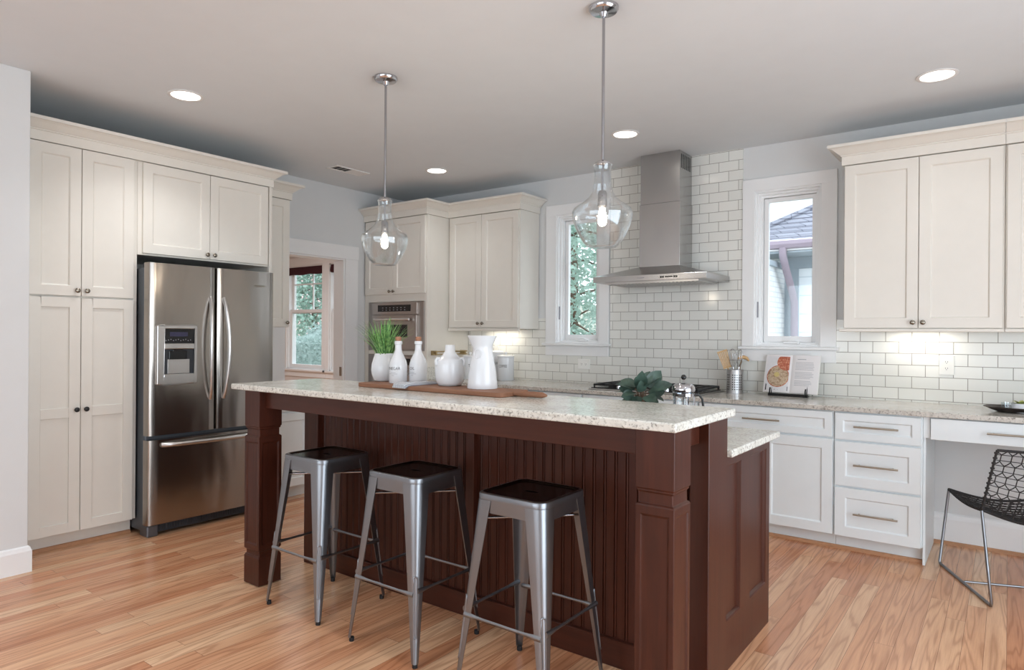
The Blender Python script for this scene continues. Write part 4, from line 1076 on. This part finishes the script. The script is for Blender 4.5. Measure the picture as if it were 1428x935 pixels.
mb.tube([c0+hh*.05+Vector((0, 0, .172)), c0+hh*.072+Vector((0, 0, .170)), c0+hh*.088+Vector((0, 0, .150)), c0+hh*.093+Vector((0, 0, .11)), c0+hh*.090+Vector((0, 0, .06)), c0+hh*.05+Vector((0, 0, .03))], .0065, 10, sq=(1.2, .8)); mb.build('handle', 'black_plastic', t, smooth=60)

# ------------------------------------------------------------------ on the back counter
KZ = .9145
def canister(x, y, r, h, txt, label, ang, loop):
    t = thing('canister', label, 'canister', (x, y, KZ), 'white lettered canisters')
    mb = MB(); mb.lathe([(0, 0), (r-.002, 0), (r, .002), (r, h-.004), (r-.001, h), (0, h)], (x, y, KZ), 40); mb.build('body', 'ceramic', t, smooth=50)
    mb = MB(); mb.lathe([(r-.004, h), (r+.003, h+.001), (r+.003, h+.012), (r-.004, h+.019), (r*.5, h+.026), (0, h+.028)], (x, y, KZ), 40); lid = mb.build('lid', 'ceramic', t, smooth=50)
    mb = MB()
    if loop:
        mb.tube([(x+math.cos(q*PI/8)*.033*cy, y+math.cos(q*PI/8)*.033*sy, KZ+h+.02+.055*math.sin(q*PI/8)) for q in range(9)], .004, 8)
    else: mb.lathe([(0, .026), (.008, .027), (.007, .033), (.014, .040), (.015, .048), (.009, .055), (0, .057)], (x, y, KZ+h), 20)
    mb.build('knob', 'ceramic', lid, smooth=60)
    mb = MB(); wrap_text(mb, txt, .036, (x, y), r, KZ+h*.58, ang, .72); mb.build('lettering', 'ink', t)
canister(-3.81, 5.00, .078, .212, 'COFFEE', 'white canister lettered COFFEE right of the tall pitcher', toward(-3.81, 5.0, -.42), False)
canister(-3.985, 5.07, .080, .25, 'SUGAR', 'tall white loop-handled canister half hidden behind the pitcher', toward(-3.985, 5.07, .25), True)
canister(-4.19, 4.93, .074, .205, 'TEA', 'white canister lettered TEA between the jug and the pitcher', toward(-4.19, 4.93, .05), False)

ux, uy = -1.665, 5.055
t = thing('utensil_holder', 'perforated stainless steel cylinder holding cooking utensils', 'utensil holder', (ux, uy, KZ))
HR, HH = .061, .178
mb = MB(); nseg, nrow = 48, 20; grid = []
for i in range(nrow+1):
    grid.append([(ux+HR*math.cos(2*PI*j/nseg), uy+HR*math.sin(2*PI*j/nseg), KZ+HH*i/nrow) for j in range(nseg)])
vs = [p for g in grid for p in g]; fs = []
for i in range(nrow):
    for j in range(nseg):
        if 3 <= i <= 16 and i % 2 == 1 and j % 2 == 0 and (j % 12) not in (10,): continue
        fs.append((i*nseg+j, i*nseg+(j+1) % nseg, (i+1)*nseg+(j+1) % nseg, (i+1)*nseg+j))
fs.append(tuple(range(nseg)))
mb.add(vs, fs); hb = mb.build('cylinder', 'holder_steel', t, smooth=50)
mb = MB(); mb.lathe([(HR-.003, .004), (HR-.003, HH-.004)], (ux, uy, KZ), 40); mb.build('shade_sleeve', 'black_iron', t, smooth=50)  # black sleeve added behind the holes for the shade inside
mb = MB(); mb.tube([(ux+HR*math.cos(2*PI*j/40), uy+HR*math.sin(2*PI*j/40), KZ+HH) for j in range(40)], .0022, 8, closed=True); mb.build('rim', 'holder_steel', t, smooth=60)
def at_h(dx, dy, z): return Vector((ux, uy, KZ))+rd*dx-vd*dy+Vector((0, 0, z))
# slotted spatula
t = thing('slotted_spatula', 'slotted wooden spatula leaning left in the steel holder', 'spatula', tuple(at_h(-.02, 0, .01)), 'utensils in the steel holder')
mb = MB(); mb.tube([at_h(-.0, 0, .012), at_h(-.058, .0, .205)], .0055, 8); mb.build('handle', 'wood_light', t, smooth=50)
mb = MB(); a0, a1 = at_h(-.058, 0, .195), at_h(-.098, 0, .315); ax = (a1-a0).normalized(); sd = ax.cross(vd).normalized()
for i in range(6):
    o_ = (-.034+i*.0136); 
    p = [a0+sd*(o_*.72-.0035), a0+sd*(o_*.72+.0035), a1+sd*(o_+.0042), a1+sd*(o_-.0042)]
    mb.add([q-vd*.002 for q in p]+[q+vd*.002 for q in p], [(0, 1, 2, 3), (7, 6, 5, 4), (0, 4, 5, 1), (1, 5, 6, 2), (2, 6, 7, 3), (3, 7, 4, 0)])
for e, wd in ((a0, .031), (a1, .039)):
    p = [e-ax*.006-sd*wd, e-ax*.006+sd*wd, e+ax*.006+sd*wd, e+ax*.006-sd*wd]
    mb.add([q-vd*.002 for q in p]+[q+vd*.002 for q in p], [(0, 1, 2, 3), (7, 6, 5, 4), (0, 4, 5, 1), (1, 5, 6, 2), (2, 6, 7, 3), (3, 7, 4, 0)])
mb.build('slotted_blade', 'wood_light', t)
def whisk(dx, h, R_, label, tilt):
    t = thing('whisk', label, 'whisk', tuple(at_h(dx, 0, .01)), 'utensils in the steel holder')
    mb = MB(); mb.tube([at_h(dx*.6, .008, .012), at_h(dx+tilt*.5, .008, .20)], .006, 8); mb.build('handle', 'chrome', t, smooth=50)
    mb = MB()
    for q in range(5):
        ph = q*PI/5; e1 = rd*math.cos(ph)+vd*math.sin(ph); pts = []
        for i in range(17):
            th = PI*i/16; zz = .20+(h-.20)*math.sin(th)**.8; off = R_*math.cos(th)*(.25+.75*math.sin(th)**.5)
            pts.append(at_h(dx+tilt*(.5+.5*math.sin(th)), .008, zz)+e1*off)
        mb.tube(pts, .0013, 6)
    mb.build('wire_loops', 'chrome', t, smooth=60)
whisk(-.012, .335, .042, 'wire balloon whisk standing in the middle of the steel holder', -.01)
whisk(.022, .33, .036, 'wire whisk standing right of the first one in the holder', .015)
t = thing('wooden_ladle', 'pale wooden spoon with bent head leaning right in the holder', 'spoon', tuple(at_h(.03, 0, .01)), 'utensils in the steel holder')
mb = MB(); mb.tube([at_h(.018, .01, .012), at_h(.034, .01, .20), at_h(.052, .01, .262)], .006, 8); mb.build('handle', 'wood_spoon_dark', t, smooth=50)
mb = MB(); pts = [at_h(.015, .012, .258), at_h(.035, .012, .270), at_h(.060, .012, .274), at_h(.085, .012, .264), at_h(.102, .012, .244)]
mb.tube(pts, [.006, .014, .019, .016, .006], 12, sq=(1, .8)); mb.build('bowl', 'wood_light', t, smooth=60)

# cookbook on a black stand
bk = thing('cookbook', 'open cookbook with a pizza photo and a text page leaning under the right window', 'book', (-1.3, 5.08, KZ))
bc = Vector((-1.268, 5.045, KZ+.022)); bu = Vector((math.cos(-.10), math.sin(-.10), 0)); tilt = math.radians(15)
bn = Vector((0, 0, 1)).cross(bu); bn = Vector((bu.y, -bu.x, 0))          # towards the viewer
bup = Vector((0, 0, math.cos(tilt)))-bn*math.sin(tilt); bout = bn*math.cos(tilt)+Vector((0, 0, 1))*math.sin(tilt)
def BKp(u, v, w): return bc+bu*u+bup*v+bout*w
PW, PH = .190, .280
def page_w(u): q = min(1, abs(u)/PW); return .005+.014*math.sin(PI*min(1, q*1.02))**.6*(1-.45*q)
for s, nm in ((-1, 'left_page'), (1, 'right_page')):
    mb = MB(); Ls = []
    for i in range(13):
        u = s*PW*i/12; w = page_w(u); Ls.append([BKp(u, 0, w), BKp(u, PH, w), BKp(u, PH, 0.002), BKp(u, 0, .002)])
    mb.loops(Ls, True, True, True); pg = mb.build(nm, 'page', bk, smooth=40)
    if s == -1:
        def disc(cu, cv, ru, rv, clip, mat, nm2, lift):
            mb = MB(); n = 40; pts = []
            for i in range(n):
                a = 2*PI*i/n; uu = min(max(cu+ru*math.cos(a), clip[0]), clip[1]); vv = min(max(cv+rv*math.sin(a), clip[2]), clip[3]); pts.append((uu, vv))
            Ls = []
            for q in range(7):
                Ls.append([BKp(cu+(u-cu)*q/6, cv+(v-cv)*q/6, page_w(cu+(u-cu)*q/6)+lift) for u, v in pts])
            mb.loops(Ls); mb.build(nm2, mat, pg)
        mb = MB(); Ls = []
        for i in range(13):
            u = -.014-(PW-.026)*i/12; Ls.append([BKp(u, .012, page_w(u)+.0006), BKp(u, PH-.012, page_w(u)+.0006)])
        mb.loops(Ls, False); mb.build('printed_photo', 'page_photo', pg)
        for x0, x1, x2 in ((-.176, -.176, -.10), (-.014, -.014, -.085)):
            mb = MB(); mb.add([BKp(x0, .013, page_w(x0)+.001), BKp(x2, .018, page_w(x2)+.001), BKp(x1, .062 if x0 < -.1 else .045, page_w(x1)+.001)], [(0, 1, 2)]); mb.build('dark_print', 'ink', pg)
        disc(-.090, .118, .081, .081, (-.176, -.014, .012, .26), 'pizza_red_print', 'printed_crust', .0013)
        disc(-.090, .118, .075, .075, (-.176, -.014, .012, .26), 'pizza_print', 'printed_pizza', .0018)
        disc(-.036, .225, .066, .062, (-.105, -.014, .012, .266), 'pizza_red_print', 'printed_slice', .0024)
        disc(-.098, .130, .020, .018, (-.176, -.014, .012, .26), 'butter_print', 'printed_topping', .0025)
    else:
        mb = MB(); rg2 = random.Random(5)
        for i in range(17):
            v = .225-i*.0105; L_ = .105+.025*rg2.random()
            if i in (6, 12): continue
            us_ = [.030+L_*q/6 for q in range(7)]
            mb.loops([[BKp(u, v, page_w(u)+.0008), BKp(u, v+.0022, page_w(u)+.0008)] for u in us_], False)
        mb.loops([[BKp(u, .247, page_w(u)+.0008), BKp(u, .251, page_w(u)+.0008)] for u in (.04, .06, .08, .10)], False)
        mb.build('printed_text', 'ink_pale', pg)
mb = MB(); mb.add([BKp(u, v, w) for u in (-PW-.004, PW+.004) for v in (-.003, PH+.003) for w in (-.004, .002)], [(0, 1, 3, 2), (4, 6, 7, 5), (0, 4, 5, 1), (2, 3, 7, 6), (0, 2, 6, 4), (1, 5, 7, 3)]); mb.build('cover', 'plate_white', bk)
es = thing('book_stand', 'black metal bookstand holding the open cookbook', 'book stand', (-1.29, 5.06, KZ))
def E3(u, d, z): return Vector((bc.x, bc.y, KZ))+bu*u+bn*d+Vector((0, 0, z))
mb = MB(); mb.tube([E3(-.140, .032, .014), E3(.140, .032, .014)], .0065, 8); mb.tube([E3(-.140, .032, .005), E3(.140, .032, .005)], .005, 8); mb.build('ledge', 'black_iron', es, smooth=50)
for s in (-1, 1):
    mb = MB(); mb.tube([E3(s*.125, -.028, .006), E3(s*.125, .035, .006), E3(s*.125, .046, .018), E3(s*.125, .043, .045), E3(s*.125+.004, .046, .060)], .0052, 8)
    mb.tube([E3(s*.125, .018, .006), E3(s*.125, -.062, .26)], .004, 8); mb.tube([E3(s*.125, -.052, .22), E3(s*.125, -.105, .004)], .004, 8); mb.build('side_bracket', 'black_iron', es, smooth=50)

# tray with a glass and a little succulent at the photo's right edge
tx_, ty_ = .085, 4.86
tr = thing('serving_tray', 'dark oval tray on the counter at the right edge of the photo', 'tray', (tx_, ty_, KZ))
mb = MB(); Ls = []
for r_, h in ((.0, .002), (.10, .002), (.13, .006), (.185, .024), (.205, .032), (.208, .029), (.17, .012), (.135, 0), (0, 0)):
    Ls.append([(tx_+r_*1.0*math.cos(2*PI*j/48), ty_+r_*.62*math.sin(2*PI*j/48), KZ+h) for j in range(48)])
mb.loops(Ls); mb.build('dish', 'tray_dark', tr, smooth=50)
mb = MB(); mb.lathe([(0, .0), (.024, 0), (.029, .004), (.032, .05), (.0305, .05), (.027, .006), (0, .005)], (-.005, 4.875, KZ+.0035), 28); solo(mb, 'votive_glass', 'cup_glass', 'small clear glass votive on the dark tray', 'glass', (-.005, 4.875, KZ), smooth=50)
t = thing('succulent_pot', 'small white pot with a pale green succulent on the dark tray', 'plant', (.055, 4.89, KZ))
mb = MB(); mb.lathe([(0, .0035), (.038, .0035), (.041, .01), (.042, .05), (.038, .05), (.036, .04), (0, .04)], (.055, 4.89, KZ), 28); mb.build('pot', 'ceramic', t, smooth=50)
mb = MB(); mb.lathe([(0, .004), (.07, .004), (.073, .02), (.068, .02), (0, .012)], (.07, 4.835, KZ), 28); 
t2 = solo(mb, 'white_dish', 'ceramic', 'low white dish in front of the succulent on the tray', 'dish', (.07, 4.835, KZ), smooth=50)
mb = MB()
for i in range(14):
    a = i*2.4; el = .25+.7*(i/14); leaf(mb, Vector((.055, 4.89, KZ+.042)), Vector((math.cos(a)*math.cos(el), math.sin(a)*math.cos(el), math.sin(el))), Vector((0, 0, 1.01)), .045, .012)
mb.build('leaves', 'succulent', t, smooth=60)

# ------------------------------------------------------------------ woven chair at the desk
chh = Vector((-.352, .936, 0)).normalized(); chr_ = Vector((chh.y, -chh.x, 0))
cn0 = Vector((-.108, 4.232, 0)); cwid, cdep = .52, .486
chair = thing('woven_chair', 'black woven cord chair with thin steel sled legs at the desk', 'chair', tuple(cn0+chr_*cwid/2+chh*cdep/2))
def CP(u, v, z): return cn0+chr_*u+chh*v+Vector((0, 0, z))
def seat_pt(s, q):           # s across 0..1, q near 0 .. far 1
    return CP(cwid*s, cdep*q, .452-.065*math.sin(PI*s)*(1-.25*q)-.018*math.sin(PI*q))
def back_pt(s, q):
    return CP(cwid*s+(.012*q)*(1-2*s), -.150*q-.055*math.sin(PI*s)*(.4+.6*q), .452-.065*math.sin(PI*s)*(1-q)+.335*q)
def net(mb, fn, nc, nr, r=.0022):
    # elongated hexagon mesh: paired cords part and meet in turn, with straight cross cords
    for c_ in range(nc):
        for r0 in range(nr):
            odd = r0 % 2
            s0 = (c_+.5*odd)/nc; s1 = (c_+.5*odd+.5)/nc; sm = (c_+.5*odd-.5)/nc
            q0, q1, q2 = r0/nr, (r0+.62)/nr, (r0+1)/nr
            if s0 <= 1: mb.tube([fn(s0, q0), fn(s0, (q0+q1)/2), fn(s0, q1)], r, 5)
            for sx in (s1, sm):
                if 0 <= sx <= 1 and s0 <= 1: mb.tube([fn(s0, q1), fn((s0+sx)/2, (q1+q2)/2-.04/nr), fn(sx, q2)], r, 5)
    for r0 in range(nr):
        for f_ in (.08, .60):
            q = (r0+f_)/nr; mb.tube([fn(i/14, q) for i in range(15)], r*.8, 5)
mb = MB(); net(mb, seat_pt, 13, 12, .0028); 
for q in (0, 1): mb.tube([seat_pt(i/16, q) for i in range(17)], .007, 8)
for s in (0, 1): mb.tube([seat_pt(s, i/16) for i in range(17)], .007, 8)
for s in (0, 1):
    for i in range(24): 
        p = seat_pt(s, (i+.5)/24); mb.lathe([(.0, -.004), (.0095, -.003), (.0095, .003), (0, .004)], p, 8, 'y')
mb.build('woven_seat', 'cord', chair, smooth=50)
mb = MB(); net(mb, back_pt, 12, 6, .0026)
mb.tube([back_pt(i/16, 1) for i in range(17)], .007, 8)
for s in (0, 1):
    mb.tube([back_pt(s, i/12) for i in range(13)], .0055, 8)
    for i in range(12): mb.lathe([(0, -.005), (.010, -.004), (.010, .004), (0, .005)], back_pt(s, (i+.5)/12), 8)
mb.build('woven_back', 'cord', chair, smooth=50)
for s in (0, 1):
    u = cwid*s; o = -.02 if s == 0 else .02
    mb = MB(); near = CP(u, 0, .447); far = CP(u, cdep, .447); nf = CP(u+o*.3, -.150, .008); ff = CP(u+o*2, cdep+.017, .008)
    mb.tube([near, near.lerp(nf, .5), nf.lerp(near, .03), nf.lerp(ff, .015), nf.lerp(ff, .5), ff.lerp(nf, .015), ff.lerp(far, .03), far], .0075, 10)
    mb.build('sled_leg', 'chair_steel', chair, smooth=50)
mb = MB(); mb.tube([CP(-.015, cdep*.38, .012), CP(cwid+.015, cdep*.38, .012)], .006, 8); mb.build('stretcher', 'chair_steel', chair, smooth=50)

# ------------------------------------------------------------------ outside
mb = MB(); mb.box(-60, 40, YB+.3, 70, -.75, -.55); mb.org = (0, 0, 0); struct(mb, 'ground', 'lawn')
mb = MB(); mb.add([(-60, 13, -.6), (-9, 13, -.6), (-9, 32, 3.0), (-60, 32, 3.0), (-60, 32, -.6), (-9, 32, -.6)], [(0, 1, 2, 3), (1, 5, 2), (0, 3, 4), (3, 2, 5, 4), (0, 4, 5, 1)]); struct(mb, 'hill', 'lawn')
mb = MB(); mb.add([(-60, 19, .575), (-9, 19, .575), (-9, 23.5, 1.43), (-60, 23.5, 1.43), (-60, 19, .5), (-9, 19, .5), (-9, 23.5, 1.3), (-60, 23.5, 1.3)], [(0, 1, 2, 3), (0, 4, 5, 1), (1, 5, 6, 2), (2, 6, 7, 3), (3, 7, 4, 0), (4, 7, 6, 5)]); struct(mb, 'street', 'white_siding')
# the house next door seen through the right kitchen window
nh = thing('neighbor_house', 'pale neighbouring house with shingle roof outside the right kitchen window', 'house', (-1.5, 10.7, -.55))
mb = MB(); mb.box(-2.74, 3.0, 10.7, 10.85, -.55, 2.55); mb.build('siding_wall', 'white_siding', nh)
mb = MB(); mb.box(-2.76, -2.56, 10.66, 10.72, -.55, 2.42); mb.build('corner_board', 'soffit', nh)
mb = MB(); mb.box(-3.4, -2.76, 10.72, 10.9, -.55, 2.55); mb.box(-3.0, -2.76, 9.2, 10.72, -.55, 2.40); mb.build('brick_wall', 'white_brick', nh)
mb = MB(); mb.box(-2.758, 3.0, 10.64, 10.70, 2.38, 2.55); mb.box(-2.77, -2.70, 9.2, 10.7, 2.36, 2.43); mb.build('frieze_board', 'soffit', nh)
mb = MB(); mb.box(-3.35, 3.0, 10.0, 10.75, 2.55, 2.575); mb.build('soffit', 'soffit', nh)
x0, sl_ = -3.4, .61
mb = MB(); top = 3.0
P = [(x0, 10, 2.72), (3.0, 10, 2.72), (3.0, 10+top, 2.72+top*sl_), (x0+top, 10+top, 2.72+top*sl_)]
# stepped shingle courses
nco = 22
for i in range(nco):
    a, b = top*i/nco, top*(i+1)/nco+.02
    za, zb = 2.72+a*sl_+.018, 2.72+b*sl_+.004
    mb.add([(x0+a, 10+a, za), (3.0, 10+a, za), (3.0, 10+b, zb), (x0+b, 10+b, zb), (x0+a, 10+a, za-.022), (3.0, 10+a, za-.022)], [(0, 1, 2, 3), (4, 5, 1, 0)])
    mb.add([(x0+a, 10+a, za), (x0+b, 10+b, zb), (x0+b, 14, zb), (x0+a, 14, za)], [(0, 1, 2, 3)])
mb.tube([(x0, 10, 2.75), (x0+top, 10+top, 2.75+top*sl_)], .05, 6)
mb.build('roof', 'shingle_roof', nh)
mb = MB(); mb.box(x0, 3.0, 9.97, 10.02, 2.58, 2.74); mb.build('fascia', 'trim_white', nh)
mb = MB(); mb.prism([(9.97, 2.60), (9.90, 2.61), (9.87, 2.66), (9.87, 2.71), (9.88, 2.71), (9.89, 2.67), (9.97, 2.63)], lambda a, b, d: (d, a, b), x0, 3.0); mb.build('gutter', 'gutter', nh)
mb = MB(); dx0 = -2.60
mb.tube([(dx0, 9.93, 2.62), (dx0, 9.94, 2.50), (dx0+.0, 10.08, 2.36), (dx0, 10.5, 1.98), (dx0, 10.60, 1.86), (dx0, 10.60, -.5)], .052, 10); mb.build('downspout', 'gutter', nh, smooth=50)
mb = MB(); mb.box(-4.2, -1.6, 12.9, 13.2, 2.4, 7.5); mb.box(-1.6, 3.0, 12.9, 13.2, 4.2, 7.5); mb.build('upper_brick_wall', 'white_brick', nh)
# trees and hedge
def tree(name, label, x, y, h, rad, n, mat, seed, low=.1, size=.09):
    t = thing(name, label, 'tree', (x, y, -.6), 'trees outside the windows'); rg = random.Random(seed)
    mb = MB(); mb.tube([(x, y, -.65), (x+.05, y, h*.4), (x, y+.05, h*.95)], [.16, .12, .03], 10)
    for i in range(26):
        z = -.2+h*(low+(.95-low)*i/26); a = i*2.4; L = rad*(1-.55*(z/h))
        mb.tube([(x, y, z), (x+L*.5*math.cos(a), y+L*.5*math.sin(a), z+.10*L), (x+L*math.cos(a), y+L*math.sin(a), z-.05*L)], [.03, .02, .006], 5)
    mb.build('trunk', 'bark', t)
    mb = MB()
    for i in range(n):
        a = rg.uniform(0, 2*PI); z = -.4+h*(low+(1-low)*rg.random()); R_ = rad*(1-.6*max(0, z)/h)*(rg.random()**.45)
        c_ = Vector((x+R_*math.cos(a), y+R_*math.sin(a), z-R_*.12))
        d = Vector((math.cos(a)+rg.uniform(-.8, .8), math.sin(a)+rg.uniform(-.8, .8), rg.uniform(-.9, .5))).normalized(); s = d.cross(Vector((rg.uniform(-1, 1), rg.uniform(-1, 1), rg.uniform(-1, 1)))).normalized()
        L = size*rg.uniform(.7, 1.5); w = L*.3
        mb.add([c_, c_+d*L*.5+s*w, c_+d*L, c_+d*L*.5-s*w], [(0, 1, 2, 3)])
    mb.build('foliage', mat, t)
tree('evergreen_tree', 'leafy evergreen tree filling the left kitchen window', -6.35, 9.7, 6.0, 1.9, 15000, 'tree_leaf', 1, size=.085)
tree('evergreen_tree', 'second evergreen tree farther back in the left kitchen window', -9.0, 14.6, 7.5, 2.7, 8000, 'tree_leaf', 2, size=.13)
tree('evergreen_tree', 'evergreen tree straight behind the house, right of the other evergreens', -4.5, 16.8, 7.0, 1.35, 5000, 'tree_leaf', 6, size=.12)
tree('shade_tree', 'broad tree beyond the far breakfast room windows', -24.9, 18.5, 6.5, 1.5, 5000, 'tree_leaf', 4, .25, .2)
tree('shade_tree', 'distant tree right of the brick house beyond the far windows', -41.0, 33.0, 9.5, 3.4, 6000, 'tree_leaf', 5, .2, .22)
def hedge(name, label, cat, x0, x1, y0, y1, z1, n, seed, size=.07, rnd=False):
    t = thing(name, label, cat, ((x0+x1)/2, (y0+y1)/2, -.55)); rg = random.Random(seed); mb = MB()
    cx, cyy = (x0+x1)/2, (y0+y1)/2
    for i in range(n):
        if rnd:
            a, b = rg.uniform(0, 2*PI), math.asin(rg.uniform(-.4, 1)); rr = rg.uniform(.8, 1.02)
            c_ = Vector((cx+(x1-x0)/2*rr*math.cos(a)*math.cos(b), cyy+(y1-y0)/2*rr*math.sin(a)*math.cos(b), -.2+(z1+.2)*rr*math.sin(b)))
        else:
            fx_ = rg.random()
            if fx_ < .6: c_ = Vector((rg.uniform(x0, x1), y0+rg.uniform(-.06, .12), rg.uniform(-.5, z1)))
            elif fx_ < .9: c_ = Vector((rg.uniform(x0, x1), rg.uniform(y0, y1), z1+rg.uniform(-.06, .07)))
            else: c_ = Vector((x1+rg.uniform(-.1, .06), rg.uniform(y0, y1), rg.uniform(-.5, z1)))
        d = Vector((rg.uniform(-1, 1), rg.uniform(-1.2, .4), rg.uniform(-.4, 1))).normalized(); s = d.cross(Vector((rg.uniform(-1, 1), rg.uniform(-1, 1), rg.uniform(-1, 1)))).normalized(); L = size*rg.uniform(.7, 1.4)
        mb.add([c_, c_+d*L*.5+s*L*.3, c_+d*L, c_+d*L*.5-s*L*.3], [(0, 1, 2, 3)])
    mb.build('foliage', 'hedge_leaf', t)
    mb = MB()
    if rnd: mb.lathe([(0, z1*.93), ((x1-x0)*.3, z1*.75), ((x1-x0)*.44, z1*.3), ((x1-x0)*.42, -.3), (0, -.55)], (cx, cyy, 0), 16)
    else: mb.box(x0+.08, x1-.08, y0+.1, y1-.05, -.55, z1-.08)
    mb.build('branches', 'hedge_leaf', t)
hedge('clipped_hedge', 'clipped green hedge below the far breakfast room windows', 'hedge', -17.5, -9.2, 9.4, 10.3, 1.18, 9000, 8)
hedge('round_bush', 'rounded bush above the hedge line beyond the far windows', 'bush', -16.3, -14.6, 11.0, 12.4, 1.62, 3500, 9, .08, True)
bh = thing('brick_house', 'pinkish brick house far beyond the breakfast room windows', 'house', (-31, 23, 0))
mb = MB(); mb.box(-36, -30.6, 22, 26, 0, 7.0); mb.build('brick_wall', 'red_brick', bh)
mb = MB(); mb.prism([(21.5, 7.0), (26.5, 7.0), (24, 9.2)], lambda a, b, d: (d, a, b), -36.5, -30.2); mb.build('roof', 'asphalt_shingle', bh)
for x in (-32.5, -34.5):
    mb = MB(); mb.box(x, x+1.0, 21.95, 22.0, 2.2, 4.0); mb.build('window', 'screen_blue', bh)
